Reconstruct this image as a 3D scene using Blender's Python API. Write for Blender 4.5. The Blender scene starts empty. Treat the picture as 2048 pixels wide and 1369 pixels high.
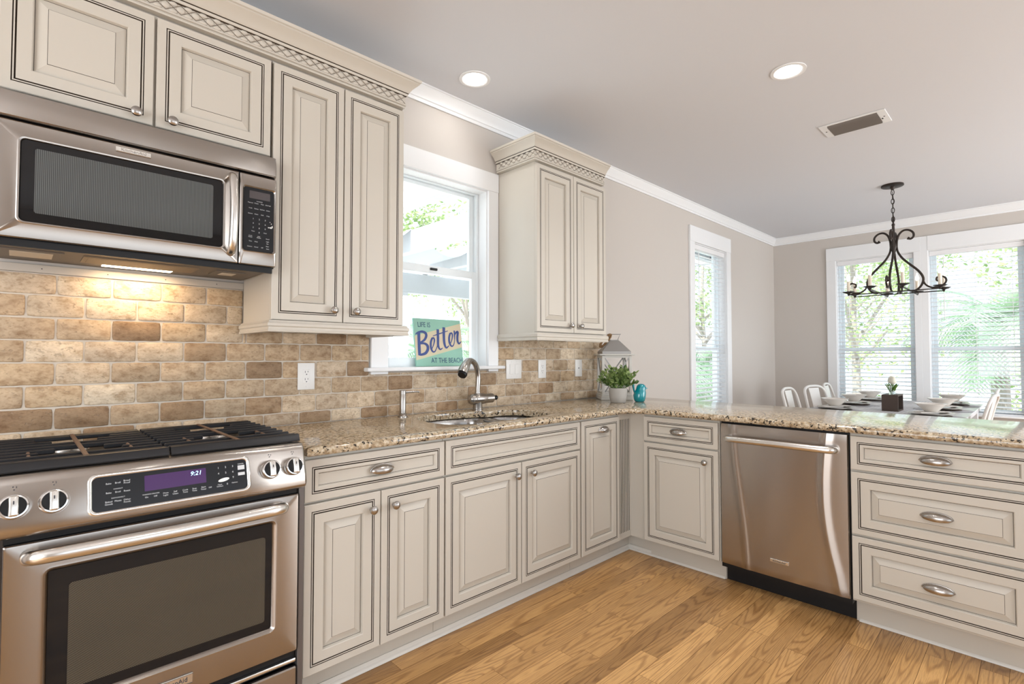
import bpy, bmesh, math, random
from mathutils import Matrix, Vector, noise as mnoise
random.seed(7)
R = math.radians
PI = math.pi
S = bpy.context.scene
COL = S.collection

# ------------------------------------------------------------------ camera, world, sun, exposure
cam_data = bpy.data.cameras.new('camera')
cam_data.sensor_width = 36.0
cam_data.lens = 1026.779 / 2048 * 36
cam_data.clip_start = 0.02
cam_data.clip_end = 200
cam = bpy.data.objects.new('camera', cam_data)
COL.objects.link(cam)
cam.location = (0, -2.41, 1.223)
cam.rotation_euler = (R(90 + 1.62857), 0, R(45.9585 - 90))
S.camera = cam
S.view_settings.view_transform = 'Standard'
S.view_settings.look = 'None'
S.view_settings.gamma = 1
S.view_settings.use_curve_mapping = False
S.view_settings.exposure = 0.0

world = bpy.data.worlds.new('sky')
S.world = world
world.use_nodes = True
bg = world.node_tree.nodes['Background']
bg.inputs[0].default_value = (0.80, 0.90, 1.0, 1)
bg.inputs[1].default_value = 2.0


def light(name, kind, loc, rot, energy, color=(1, 1, 1), **kw):
    l = bpy.data.lights.new(name, kind)
    l.energy = energy
    l.color = color
    for k, v in kw.items():
        setattr(l, k, v)
    o = bpy.data.objects.new(name, l)
    COL.objects.link(o)
    o.location = loc
    o.rotation_euler = rot
    return o


# sun from behind the house (from -x), so that no patch falls into the rooms
light('sun', 'SUN', (0, 0, 10), (0, R(-38), R(0)), 9.5, (1, .97, .93), angle=R(1))
# fill lights added at unseen rear and side wall openings (behind the camera)
light('fill_south', 'AREA', (0.9, -5.55, 1.35), (R(90), 0, 0), 11, (.93, .965, 1), shape='RECTANGLE', size=3.4, size_y=2.0)
light('fill_south', 'AREA', (5.2, -5.55, 1.35), (R(90), 0, 0), 135, (.94, .97, 1), shape='RECTANGLE', size=2.6, size_y=2.0)
light('fill_west', 'AREA', (-2.55, -2.6, 1.35), (R(90), 0, R(-90)), 82, (.95, .975, 1), shape='RECTANGLE', size=2.6, size_y=2.0)


def portal(loc, rot, sx, sy):
    o = light('sky_portal', 'AREA', loc, rot, 1, shape='RECTANGLE', size=sx, size_y=sy)
    o.data.cycles.is_portal = True


portal((1.76, .14, 1.72), (R(-90), 0, 0), .72, 1.1)
portal((5.2, .15, 1.5), (R(-90), 0, 0), .76, 1.74)
portal((7.20, -1.075, 1.5), (R(90), 0, R(90)), .76, 1.74)
portal((7.20, -1.94, 1.5), (R(90), 0, R(90)), .76, 1.74)


# ------------------------------------------------------------------ materials
def new_mat(name):
    m = bpy.data.materials.new(name)
    m.use_nodes = True
    nt = m.node_tree
    return m, nt, nt.nodes['Principled BSDF']


def mat(name, col, rough=.5, metal=0., spec=.5, coat=0., emit=None, estr=0., bump=0., bscale=200., aniso=0., trans=0., alpha=1.):
    m, nt, p = new_mat(name)
    p.inputs['Base Color'].default_value = (*col, 1)
    p.inputs['Roughness'].default_value = rough
    p.inputs['Metallic'].default_value = metal
    p.inputs['Specular IOR Level'].default_value = spec
    p.inputs['Coat Weight'].default_value = coat
    p.inputs['Coat Roughness'].default_value = .05
    p.inputs['Transmission Weight'].default_value = trans
    if emit:
        p.inputs['Emission Color'].default_value = (*emit, 1)
        p.inputs['Emission Strength'].default_value = estr
    if aniso:
        p.inputs['Anisotropic'].default_value = aniso
        t = nt.nodes.new('ShaderNodeTangent')
        t.direction_type = 'RADIAL'
        t.axis = 'Z'
        nt.links.new(t.outputs[0], p.inputs['Tangent'])
    if bump:
        tc = nt.nodes.new('ShaderNodeTexCoord')
        n = nt.nodes.new('ShaderNodeTexNoise')
        n.inputs['Scale'].default_value = bscale
        n.inputs['Detail'].default_value = 3
        b = nt.nodes.new('ShaderNodeBump')
        b.inputs['Strength'].default_value = bump
        b.inputs['Distance'].default_value = .002
        nt.links.new(tc.outputs['Object'], n.inputs['Vector'])
        nt.links.new(n.outputs[0], b.inputs['Height'])
        nt.links.new(b.outputs[0], p.inputs['Normal'])
    return m


def N(nt, kind, **kw):
    n = nt.nodes.new(kind)
    for k, v in kw.items():
        if isinstance(k, str) and hasattr(n, k):
            setattr(n, k, v)
        else:
            n.inputs[k].default_value = v
    return n


def ramp(nt, stops):
    r = nt.nodes.new('ShaderNodeValToRGB')
    e = r.color_ramp.elements
    while len(e) > 1:
        e.remove(e[-1])
    e[0].position = stops[0][0]
    e[0].color = (*stops[0][1], 1)
    for p, c in stops[1:]:
        x = e.new(p)
        x.color = (*c, 1)
    return r


def mth(nt, op, a, b=None):
    n = nt.nodes.new('ShaderNodeMath')
    n.operation = op
    for i, v in enumerate((a, b)):
        if v is None:
            continue
        if isinstance(v, (int, float)):
            n.inputs[i].default_value = v
        else:
            nt.links.new(v, n.inputs[i])
    return n.outputs[0]


def mixc(nt, fac, a, b, mode='MIX'):
    n = nt.nodes.new('ShaderNodeMix')
    n.data_type = 'RGBA'
    n.blend_type = mode
    for sock, v in ((n.inputs[0], fac), (n.inputs[6], a), (n.inputs[7], b)):
        if isinstance(v, (int, float)):
            sock.default_value = v
        elif isinstance(v, tuple):
            sock.default_value = (*v, 1)
        else:
            nt.links.new(v, sock)
    return n.outputs[2]


def stainless(name, col=(.60, .585, .57), rough=.27, horiz=True):
    m, nt, p = new_mat(name)
    p.inputs['Base Color'].default_value = (*col, 1)
    p.inputs['Metallic'].default_value = 1
    p.inputs['Anisotropic'].default_value = .7
    p.inputs['Anisotropic Rotation'].default_value = .25
    t = N(nt, 'ShaderNodeTangent', direction_type='RADIAL', axis='Z')
    nt.links.new(t.outputs[0], p.inputs['Tangent'])
    tc = N(nt, 'ShaderNodeTexCoord')
    mp = N(nt, 'ShaderNodeMapping')
    mp.inputs['Scale'].default_value = (6, 6, 1500) if horiz else (1500, 1500, 6)
    n = N(nt, 'ShaderNodeTexNoise', Scale=1.0, Detail=2.0)
    nt.links.new(tc.outputs['Object'], mp.inputs[0])
    nt.links.new(mp.outputs[0], n.inputs['Vector'])
    r = mth(nt, 'MULTIPLY_ADD', n.outputs[0], .03)
    r.node.inputs[2].default_value = rough - .015
    nt.links.new(r, p.inputs['Roughness'])
    return m


def granite():
    m, nt, p = new_mat('granite')
    tc = N(nt, 'ShaderNodeTexCoord')
    n1 = N(nt, 'ShaderNodeTexNoise', Scale=55.0, Detail=4.0, Roughness=.65)
    n2 = N(nt, 'ShaderNodeTexNoise', Scale=78.0, Detail=3.0, Roughness=.55)
    n3 = N(nt, 'ShaderNodeTexNoise', Scale=9.0, Detail=2.0)
    v = N(nt, 'ShaderNodeTexVoronoi', Scale=130.0)
    for n in (n1, n2, n3, v):
        nt.links.new(tc.outputs['Object'], n.inputs['Vector'])
    base = ramp(nt, [(.0, (.16, .105, .06)), (.36, (.30, .22, .14)), (.5, (.48, .39, .275)), (.62, (.64, .565, .45)), (.8, (.74, .69, .60))])
    nt.links.new(n1.outputs[0], base.inputs[0])
    cell = ramp(nt, [(0, (.75, .70, .62)), (.5, (1, 1, 1)), (1, (.88, .78, .62))])
    sep = N(nt, 'ShaderNodeSeparateColor')
    nt.links.new(v.outputs['Color'], sep.inputs[0])
    nt.links.new(sep.outputs[0], cell.inputs[0])
    c1 = mixc(nt, .8, base.outputs[0], cell.outputs[0], 'MULTIPLY')
    dens = mth(nt, 'MULTIPLY_ADD', n3.outputs[0], .14)
    dens.node.inputs[2].default_value = -.07
    d = mth(nt, 'ADD', n2.outputs[0], dens)
    spk = ramp(nt, [(.395, (1, 1, 1)), (.435, (0, 0, 0))])
    nt.links.new(d, spk.inputs[0])
    c2 = mixc(nt, spk.outputs[0], c1, (.03, .024, .018))
    nt.links.new(c2, p.inputs['Base Color'])
    p.inputs['Roughness'].default_value = .09
    p.inputs['Specular IOR Level'].default_value = .6
    return m


def oak():
    m, nt, p = new_mat('oak_planks')
    tc = N(nt, 'ShaderNodeTexCoord')
    at = N(nt, 'ShaderNodeAttribute', attribute_name='tint')
    sep = N(nt, 'ShaderNodeSeparateColor')
    nt.links.new(at.outputs['Color'], sep.inputs[0])
    xyz = N(nt, 'ShaderNodeSeparateXYZ')
    nt.links.new(tc.outputs['Object'], xyz.inputs[0])
    gx = mth(nt, 'ADD', xyz.outputs[0], mth(nt, 'MULTIPLY', sep.outputs[1], 40.0))
    gy = mth(nt, 'ADD', xyz.outputs[1], mth(nt, 'MULTIPLY', sep.outputs[2], 17.0))

    def vec(sx, sy):
        c = N(nt, 'ShaderNodeCombineXYZ')
        nt.links.new(mth(nt, 'MULTIPLY', gx, sx), c.inputs[0])
        nt.links.new(mth(nt, 'MULTIPLY', gy, sy), c.inputs[1])
        nt.links.new(mth(nt, 'MULTIPLY', sep.outputs[1], 9.0), c.inputs[2])
        return c.outputs[0]
    n1 = N(nt, 'ShaderNodeTexNoise', Scale=1.0, Detail=1.5, Roughness=.4)
    nt.links.new(vec(1.0, 11.0), n1.inputs['Vector'])
    s = mth(nt, 'SINE', mth(nt, 'MULTIPLY', n1.outputs[0], 120.0))
    ring = ramp(nt, [(0, (0, 0, 0)), (.16, (.45, .45, .45)), (.5, (1, 1, 1))])
    nt.links.new(mth(nt, 'MULTIPLY_ADD', s, .5), ring.inputs[0])
    ring.inputs[0].links[0].from_node.inputs[2].default_value = .5
    n2 = N(nt, 'ShaderNodeTexNoise', Scale=1.0, Detail=3.0, Roughness=.6)
    nt.links.new(vec(14.0, 420.0), n2.inputs['Vector'])
    n3 = N(nt, 'ShaderNodeTexNoise', Scale=1.0, Detail=2.0)
    nt.links.new(vec(1.2, 5.0), n3.inputs['Vector'])
    ligh = mixc(nt, n3.outputs[0], (.55, .30, .10), (.69, .415, .175))
    c = mixc(nt, ring.outputs[0], (.26, .115, .034), ligh)
    c0 = mixc(nt, .58, ligh, c)
    pore = ramp(nt, [(.33, (.62, .58, .55)), (.55, (1, 1, 1))])
    nt.links.new(n2.outputs[0], pore.inputs[0])
    c2 = mixc(nt, .7, c0, pore.outputs[0], 'MULTIPLY')
    tone = ramp(nt, [(0, (.58, .54, .50)), (.5, (.88, .86, .84)), (1, (1.12, 1.13, 1.15))])
    nt.links.new(sep.outputs[0], tone.inputs[0])
    c3 = mixc(nt, 1.0, c2, tone.outputs[0], 'MULTIPLY')
    nt.links.new(c3, p.inputs['Base Color'])
    p.inputs['Roughness'].default_value = .33
    b = N(nt, 'ShaderNodeBump', Strength=.12, Distance=.001)
    nt.links.new(n2.outputs[0], b.inputs['Height'])
    nt.links.new(b.outputs[0], p.inputs['Normal'])
    return m


def travertine():
    m, nt, p = new_mat('travertine')
    tc = N(nt, 'ShaderNodeTexCoord')
    at = N(nt, 'ShaderNodeAttribute', attribute_name='tint')
    n1 = N(nt, 'ShaderNodeTexNoise', Scale=22.0, Detail=6.0, Roughness=.65)
    n2 = N(nt, 'ShaderNodeTexNoise', Scale=95.0, Detail=4.0, Roughness=.6)
    n4 = N(nt, 'ShaderNodeTexNoise', Scale=60.0, Detail=2.0, Roughness=.5)
    mp = N(nt, 'ShaderNodeMapping')
    mp.inputs['Scale'].default_value = (1, 1, 1.5)
    nt.links.new(tc.outputs['Object'], mp.inputs[0])
    for n in (n1, n2, n4):
        nt.links.new(mp.outputs[0], n.inputs['Vector'])
    r1 = ramp(nt, [(.30, (.60, .50, .39)), (.5, (1, .985, .96)), (.70, (1.22, 1.24, 1.24))])
    nt.links.new(n1.outputs[0], r1.inputs[0])
    c = mixc(nt, 1.0, at.outputs['Color'], r1.outputs[0], 'MULTIPLY')
    r2 = ramp(nt, [(.32, (.72, .66, .58)), (.48, (1, 1, 1))])
    nt.links.new(n2.outputs[0], r2.inputs[0])
    c = mixc(nt, .75, c, r2.outputs[0], 'MULTIPLY')
    pit = ramp(nt, [(.28, (0, 0, 0)), (.36, (1, 1, 1))])
    nt.links.new(n4.outputs[0], pit.inputs[0])
    c = mixc(nt, mth(nt, 'MULTIPLY', mth(nt, 'SUBTRACT', 1.0, pit.outputs[0]), .45), c, (.30, .22, .15))
    nt.links.new(c, p.inputs['Base Color'])
    p.inputs['Roughness'].default_value = .62
    h = mth(nt, 'ADD', mth(nt, 'MULTIPLY', n2.outputs[0], .5), pit.outputs[0])
    b = N(nt, 'ShaderNodeBump', Strength=.55, Distance=.0022)
    nt.links.new(h, b.inputs['Height'])
    nt.links.new(b.outputs[0], p.inputs['Normal'])
    return m


def pane_glass():
    m = bpy.data.materials.new('window_pane')
    m.use_nodes = True
    nt = m.node_tree
    nt.nodes.clear()
    out = nt.nodes.new('ShaderNodeOutputMaterial')
    tr = N(nt, 'ShaderNodeBsdfTransparent')
    tr.inputs[0].default_value = (.96, .985, .99, 1)
    gl = N(nt, 'ShaderNodeBsdfGlossy')
    gl.inputs['Roughness'].default_value = .01
    lw = N(nt, 'ShaderNodeLayerWeight', Blend=.5)
    fr = mth(nt, 'MULTIPLY_ADD', mth(nt, 'POWER', lw.outputs['Facing'], 5.0), .9)
    fr.node.inputs[2].default_value = .04
    mx = N(nt, 'ShaderNodeMixShader')
    nt.links.new(fr, mx.inputs[0])
    nt.links.new(tr.outputs[0], mx.inputs[1])
    nt.links.new(gl.outputs[0], mx.inputs[2])
    nt.links.new(mx.outputs[0], out.inputs[0])
    return m


def dotted(name, dark, lite, sx, sz, rough, stripes=False):
    """perforated screen behind appliance glass: fine dots or vertical lines"""
    m, nt, p = new_mat(name)
    tc = N(nt, 'ShaderNodeTexCoord')
    xyz = N(nt, 'ShaderNodeSeparateXYZ')
    nt.links.new(tc.outputs['Object'], xyz.inputs[0])
    a = mth(nt, 'SINE', mth(nt, 'MULTIPLY', xyz.outputs[0], sx))
    if not stripes:
        b = mth(nt, 'SINE', mth(nt, 'MULTIPLY', xyz.outputs[2], sz))
        a = mth(nt, 'MULTIPLY', a, b)
    r = ramp(nt, [(.35, dark), (.65, lite)])
    f = mth(nt, 'MULTIPLY_ADD', a, .5)
    f.node.inputs[2].default_value = .5
    nt.links.new(f, r.inputs[0])
    nt.links.new(r.outputs[0], p.inputs['Base Color'])
    p.inputs['Roughness'].default_value = .08
    p.inputs['Specular IOR Level'].default_value = .4
    return m


def foliage(name, a, b):
    m, nt, p = new_mat(name)
    at = N(nt, 'ShaderNodeAttribute', attribute_name='tint')
    sep = N(nt, 'ShaderNodeSeparateColor')
    nt.links.new(at.outputs['Color'], sep.inputs[0])
    c = mixc(nt, sep.outputs[0], a, b)
    nt.links.new(c, p.inputs['Base Color'])
    p.inputs['Roughness'].default_value = .5
    tl = N(nt, 'ShaderNodeBsdfTranslucent')
    nt.links.new(c, tl.inputs[0])
    mx = N(nt, 'ShaderNodeMixShader')
    mx.inputs[0].default_value = .45
    nt.links.new(p.outputs[0], mx.inputs[1])
    nt.links.new(tl.outputs[0], mx.inputs[2])
    nt.links.new(mx.outputs[0], nt.nodes['Material Output'].inputs[0])
    return m


CREAM = mat('cream_paint', (.535, .497, .435), .38, bump=.03, bscale=60)
SOFTGLAZE = mat('soft_glaze', (.17, .13, .095), .5)
GLAZE = mat('dark_glaze', (.045, .032, .022), .5)
WALLM = mat('wall_paint', (.56, .52, .48), .75, bump=.04, bscale=300)
CEILM = mat('ceiling_paint', (.665, .68, .715), .85, bump=.06, bscale=260)
SHOEM = mat('shoe_paint', (.63, .60, .55), .4)
WHITE = mat('white_trim', (.80, .81, .82), .4)
VINYL = mat('window_vinyl', (.80, .86, .89), .4)
PLATEM = mat('plastic_white', (.82, .81, .79), .35)
GROUT = mat('grout', (.60, .54, .46), .85, bump=.2, bscale=500)
STEEL = stainless('stainless', (.40, .395, .39), .24)
STEELV = stainless('stainless_sheet', (.41, .375, .345), .25)
NICKEL = mat('brushed_nickel', (.42, .395, .37), .27, 1.0)
CHROME = mat('chrome', (.80, .80, .80), .10, 1.0)
SATIN = mat('satin_steel', (.74, .72, .69), .24, 1.0)
BLACKG = mat('black_glass', (.008, .008, .009), .05, spec=.35)
BLACK = mat('black_plastic', (.008, .008, .009), .4, spec=.3)
CHARC = mat('charcoal_panel', (.014, .015, .018), .2, spec=.3)
IRON = mat('cast_iron', (.013, .0135, .016), .36, bump=.15, bscale=400)
RUST = mat('browned_steel', (.16, .095, .065), .4, .4)
GRAN = granite()
OAK = oak()
TRAV = travertine()
PANE = pane_glass()
OVENSCR = dotted('oven_screen', (.018, .014, .010), (.115, .10, .075), 1400, 1400, .35)
MICROSCR = dotted('microwave_screen', (.04, .044, .044), (.12, .126, .126), 1500, 0, .35, True)
LCD = mat('violet_display', (.03, .01, .05), .2, emit=(.15, .045, .27), estr=.24)
DIGIT = mat('lit_digits', (.3, .6, .9), .4, emit=(.45, .8, 1.0), estr=2.2)
GREYLCD = mat('grey_display', (.075, .066, .07), .25)
PRINT = mat('printed_text', (.62, .64, .66), .5)
PRINTD = mat('printed_dark', (.04, .04, .05), .5)
LAMPM = mat('lamp_lens', (1, 1, 1), .4, emit=(1, .985, .96), estr=9)
TASKM = mat('task_lens', (1, .9, .75), .4, emit=(1, .84, .60), estr=7)
BULBM = mat('flame_bulb', (1, .9, .75), .3, emit=(1, .84, .62), estr=14)
WIREM = mat('wrought_iron', (.030, .022, .018), .45, .5, bump=.3, bscale=150)
CANDLE = mat('candle_sleeve', (.80, .73, .62), .5)
GALV = mat('galvanised_metal', (.36, .35, .335), .45, .7, bump=.25, bscale=40)
WOODW = mat('whitewashed_wood', (.56, .54, .50), .7, bump=.3, bscale=90)
ROPE = mat('rope', (.22, .13, .06), .9, bump=.8, bscale=300)
POTM = mat('grey_pot', (.40, .38, .35), .75, bump=.3, bscale=120)
TEAL = mat('turquoise_glaze', (.0, .25, .30), .18, coat=.8)
LEAFM = foliage('plant_leaves', (.045, .11, .025), (.36, .47, .17))
TREEM = foliage('tree_leaves', (.20, .32, .11), (.60, .68, .34))
PALMM = foliage('palm_leaves', (.18, .32, .20), (.55, .68, .48))
BARK = mat('bark', (.36, .31, .27), .9, bump=.5, bscale=25)
CHAIRM = mat('chair_enamel', (.74, .72, .69), .35)
TABLEM = mat('table_paint', (.72, .72, .74), .3)
LINEN = mat('grey_linen', (.47, .47, .50), .85, bump=.4, bscale=350)
RUNM = dotted('striped_runner', (.52, .52, .55), (.66, .66, .68), 0, 0, .85)
CHINA = mat('ivory_china', (.74, .70, .65), .22, coat=.4)
NAPM = mat('napkin_cloth', (.62, .58, .54), .85)
CHARGER = mat('dark_charger', (.085, .048, .03), .4)
BOXM = mat('dark_wood_box', (.06, .038, .028), .55, bump=.4, bscale=60)
TUBEG = mat('tube_glass', (.92, .96, .96), .03, trans=1)
TULIPM = mat('tulip_petal', (.74, .72, .60), .5)
STEMM = mat('tulip_leaf', (.10, .20, .03), .5)
SLATM = mat('blind_slat', (.80, .80, .81), .45)
SIGNG = mat('sign_green', (.26, .50, .40), .55, bump=.15, bscale=60)
SIGNB = mat('sign_sand', (.62, .53, .38), .6)
SIGNL = mat('sign_line', (.55, .60, .38), .6)
INK = mat('sign_ink', (.025, .055, .22), .5)
INKD = mat('sign_letter', (.02, .07, .16), .5)
VENTM = mat('vent_slats', (.20, .185, .175), .5)
PERGM = mat('pergola_paint', (.55, .57, .59), .6)
CLOTHM = mat('shade_cloth', (.46, .49, .52), .8)
PAVEM = mat('pale_paving', (.80, .79, .77), .9, bump=.4, bscale=12)
DARKGAP = mat('dark_recess', (.012, .011, .010), .7)
FILTERM = mat('mesh_filter', (.26, .21, .155), .5, .6, bump=1, bscale=900)
HOODM = mat('hood_underside', (.15, .13, .11), .5, .2)
BEIGEM = mat('beige_strip', (.47, .43, .38), .5)


# ------------------------------------------------------------------ mesh helpers
class MB:
    def __init__(self, xf=None):
        self.bm = bmesh.new()
        self.xf = xf or Matrix.Identity(4)

    def v(self, p):
        return self.bm.verts.new(self.xf @ Vector(p))

    def face(self, vs, m=0):
        try:
            f = self.bm.faces.new(vs)
            f.material_index = m
            return f
        except ValueError:
            return None

    def box(self, x0, y0, z0, x1, y1, z1, bev=0., m=0, seg=1):
        if x0 > x1: x0, x1 = x1, x0
        if y0 > y1: y0, y1 = y1, y0
        if z0 > z1: z0, z1 = z1, z0
        t = bmesh.new()
        bmesh.ops.create_cube(t, size=1)
        for q in t.verts:
            q.co = Vector((x0 + (q.co.x + .5) * (x1 - x0), y0 + (q.co.y + .5) * (y1 - y0), z0 + (q.co.z + .5) * (z1 - z0)))
        if bev:
            bmesh.ops.bevel(t, geom=t.edges[:], offset=bev, segments=seg, affect='EDGES', profile=.5)
        self.absorb(t, m)
        return self

    def absorb(self, t, m=None, xf=None):
        mp = {}
        for q in t.verts:
            mp[q] = self.v(xf @ q.co if xf else q.co)
        for f in t.faces:
            self.face([mp[q] for q in f.verts], f.material_index if m is None else m)
        t.free()

    def loft(self, loops, m=0, cap0=False, cap1=False, closed=True, mats=None):
        vl = [[self.v(p) for p in lp] for lp in loops]
        n = len(vl[0])
        for i in range(len(vl) - 1):
            mi = mats[i] if mats else m
            for j in range(n if closed else n - 1):
                k = (j + 1) % n
                self.face([vl[i][j], vl[i][k], vl[i + 1][k], vl[i + 1][j]], mi)
        if cap0: self.face(vl[0][::-1], mats[0] if mats else m)
        if cap1: self.face(vl[-1], mats[-1] if mats else m)
        return vl

    def lathe(self, prof, o=(0, 0, 0), axis='z', n=24, m=0, cap=True):
        loops = []
        for r, h in prof:
            r = max(r, 1e-5)
            lp = []
            for i in range(n):
                a = 2 * PI * i / n
                c, s = r * math.cos(a), r * math.sin(a)
                p = {'z': (c, s, h), '-y': (c, -h, s), 'x': (h, c, s), '-x': (-h, c, s), '-z': (c, s, -h)}[axis]
                lp.append((o[0] + p[0], o[1] + p[1], o[2] + p[2]))
            loops.append(lp)
        self.loft(loops, m, cap, cap)
        return self

    def tube(self, pts, r, n=10, m=0, closed=False, flat=None):
        pts = [Vector(p) for p in pts]
        k = len(pts)
        rs = r if isinstance(r, (list, tuple)) else [r] * k
        tang = []
        for i in range(k):
            a = pts[(i - 1) % k] if (closed or i > 0) else pts[i]
            b = pts[(i + 1) % k] if (closed or i < k - 1) else pts[i]
            tang.append((b - a).normalized())
        up = Vector((0, 0, 1)) if abs(tang[0].z) < .9 else Vector((1, 0, 0))
        nrm = (up - tang[0] * up.dot(tang[0])).normalized()
        loops = []
        for i in range(k):
            t = tang[i]
            nrm = (nrm - t * nrm.dot(t))
            nrm = nrm.normalized() if nrm.length > 1e-6 else t.orthogonal().normalized()
            bn = t.cross(nrm)
            fa = flat or (1, 1)
            loops.append([pts[i] + (nrm * math.cos(2 * PI * j / n) * fa[0] + bn * math.sin(2 * PI * j / n) * fa[1]) * rs[i] for j in range(n)])
        if closed:
            loops.append(loops[0])
            self.loft(loops, m)
        else:
            self.loft(loops, m, True, True)
        return self

    def sweep(self, path, prof, m=0, mats=None, closed=False):
        """path: horizontal polyline [(x, y)]; prof: [(out, z)] with out to the right of travel; mitred corners"""
        k = len(path)
        P = [Vector(p) for p in path]
        offs = []
        for i in range(k):
            d0 = (P[i] - P[i - 1]).normalized() if (i > 0 or closed) else None
            d1 = (P[(i + 1) % k] - P[i]).normalized() if (i < k - 1 or closed) else None
            d0 = d0 or d1
            d1 = d1 or d0
            n0 = Vector((d0.y, -d0.x))
            n1 = Vector((d1.y, -d1.x))
            b = (n0 + n1)
            b = b / max(1e-6, b.dot(n0))
            offs.append(b)
        loops = [[(P[i].x + offs[i].x * o, P[i].y + offs[i].y * o, z) for o, z in prof] for i in range(k)]
        if closed: loops.append(loops[0])
        vl = [[self.v(p) for p in lp] for lp in loops]
        n = len(prof)
        for i in range(len(vl) - 1):
            for j in range(n):
                q = (j + 1) % n
                self.face([vl[i][j], vl[i][q], vl[i + 1][q], vl[i + 1][j]], mats[j] if mats else m)
        if not closed:
            self.face(vl[0], m)
            self.face(vl[-1][::-1], m)
        return self

    def panel(self, x0, x1, z0, z1, yf, prof, cap=0):
        """nested rectangles (inset, out, material to the next ring): a routed door or drawer front facing -y"""
        loops = [[(x0 + i, yf - o, z0 + i), (x1 - i, yf - o, z0 + i), (x1 - i, yf - o, z1 - i), (x0 + i, yf - o, z1 - i)] for i, o, _ in prof]
        vl = [[self.v(p) for p in lp] for lp in loops]
        self.face(vl[0][::-1], 0)
        for a in range(len(vl) - 1):
            for j in range(4):
                k = (j + 1) % 4
                self.face([vl[a][j], vl[a][k], vl[a + 1][k], vl[a + 1][j]], prof[a][2])
        self.face(vl[-1], cap)
        return self

    def rrect(self, x0, x1, z0, z1, r, n=5):
        out = []
        for cx, cz, a0 in ((x1 - r, z0 + r, -90), (x1 - r, z1 - r, 0), (x0 + r, z1 - r, 90), (x0 + r, z0 + r, 180)):
            for i in range(n + 1):
                a = R(a0 + 90 * i / n)
                out.append((cx + r * math.cos(a), cz + r * math.sin(a)))
        return out

    def text(self, s, x, z, size, y=0., m=0, align='CENTER', sx=1., shear=0., thick=.0004):
        cu = bpy.data.curves.new('t', 'FONT')
        cu.body = s
        cu.size = size
        cu.align_x = align
        cu.shear = shear
        cu.resolution_u = 2
        ob = bpy.data.objects.new('t', cu)
        me = bpy.data.meshes.new_from_object(ob)
        t = bmesh.new()
        t.from_mesh(me)
        r = bmesh.ops.extrude_face_region(t, geom=t.faces[:])
        for q in [e for e in r['geom'] if isinstance(e, bmesh.types.BMVert)]:
            q.co.z += thick
        for q in t.verts:
            q.co = Vector((x + q.co.x * sx, y - q.co.z, z + q.co.y))
        self.absorb(t, m)
        bpy.data.objects.remove(ob)
        bpy.data.curves.remove(cu)
        bpy.data.meshes.remove(me)
        return self

    def ribbon(self, pts, w, y, m=0):
        """flat brush stroke in the x-z plane; w: one width or one per point"""
        pts = [Vector(p) for p in pts]
        ws = w if isinstance(w, (list, tuple)) else [w] * len(pts)
        sm, sw = [], []
        for i in range(len(pts) - 1):
            p0, p1, p2, p3 = pts[max(i - 1, 0)], pts[i], pts[i + 1], pts[min(i + 2, len(pts) - 1)]
            for s in range(6):
                t = s / 6
                sm.append(.5 * ((2 * p1) + (p2 - p0) * t + (2 * p0 - 5 * p1 + 4 * p2 - p3) * t * t + (3 * p1 - p0 - 3 * p2 + p3) * t ** 3))
                sw.append(ws[i] * (1 - t) + ws[i + 1] * t)
        sm.append(pts[-1])
        sw.append(ws[-1])
        prev = None
        for i, p in enumerate(sm):
            d = (sm[min(i + 1, len(sm) - 1)] - sm[max(i - 1, 0)]).normalized()
            nn = Vector((-d.y, d.x)) * sw[i] / 2
            a, b = self.v((p.x + nn.x, y, p.y + nn.y)), self.v((p.x - nn.x, y, p.y - nn.y))
            if prev: self.face([prev[0], prev[1], b, a], m)
            prev = (a, b)
        return self


def obj(name, mb, mats, parent=None, smooth=35, recalc=True):
    if recalc: bmesh.ops.recalc_face_normals(mb.bm, faces=mb.bm.faces[:])
    me = bpy.data.meshes.new(name)
    mb.bm.to_mesh(me)
    mb.bm.free()
    for m in (mats if isinstance(mats, (list, tuple)) else [mats]):
        me.materials.append(m)
    if smooth:
        me.shade_smooth()
        me.set_sharp_from_angle(angle=R(smooth))
    o = bpy.data.objects.new(name, me)
    COL.objects.link(o)
    if parent: o.parent = parent
    return o


def tag(o, label, cat, group=None):
    o['label'] = label
    o['category'] = cat
    if group: o['group'] = group
    return o


def thing(name, label, cat, loc=(0, 0, 0), rz=0., group=None):
    o = bpy.data.objects.new(name, None)
    o.empty_display_size = .05
    COL.objects.link(o)
    o.location = loc
    o.rotation_euler = (0, 0, rz)
    return tag(o, label, cat, group)


def struct(o):
    o['kind'] = 'structure'
    return o


def struct_empty(name, loc=(0, 0, 0), rz=0.):
    o = bpy.data.objects.new(name, None)
    o.empty_display_size = .05
    COL.objects.link(o)
    o.location = loc
    o.rotation_euler = (0, 0, rz)
    return struct(o)


def dup(root, loc, rz, label, group=None):
    """a copy of a thing with copies of its parts and sub-parts"""
    r = root.copy()
    COL.objects.link(r)
    r.location = loc
    r.rotation_euler = (0, 0, rz)
    r['label'] = label
    if group: r['group'] = group
    for ch in list(root.children):
        c = ch.copy()
        COL.objects.link(c)
        c.parent = r
        for g in ch.children:
            d = g.copy()
            COL.objects.link(d)
            d.parent = c
    return r


def relabel(o, label):
    o['label'] = label
    return o


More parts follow.
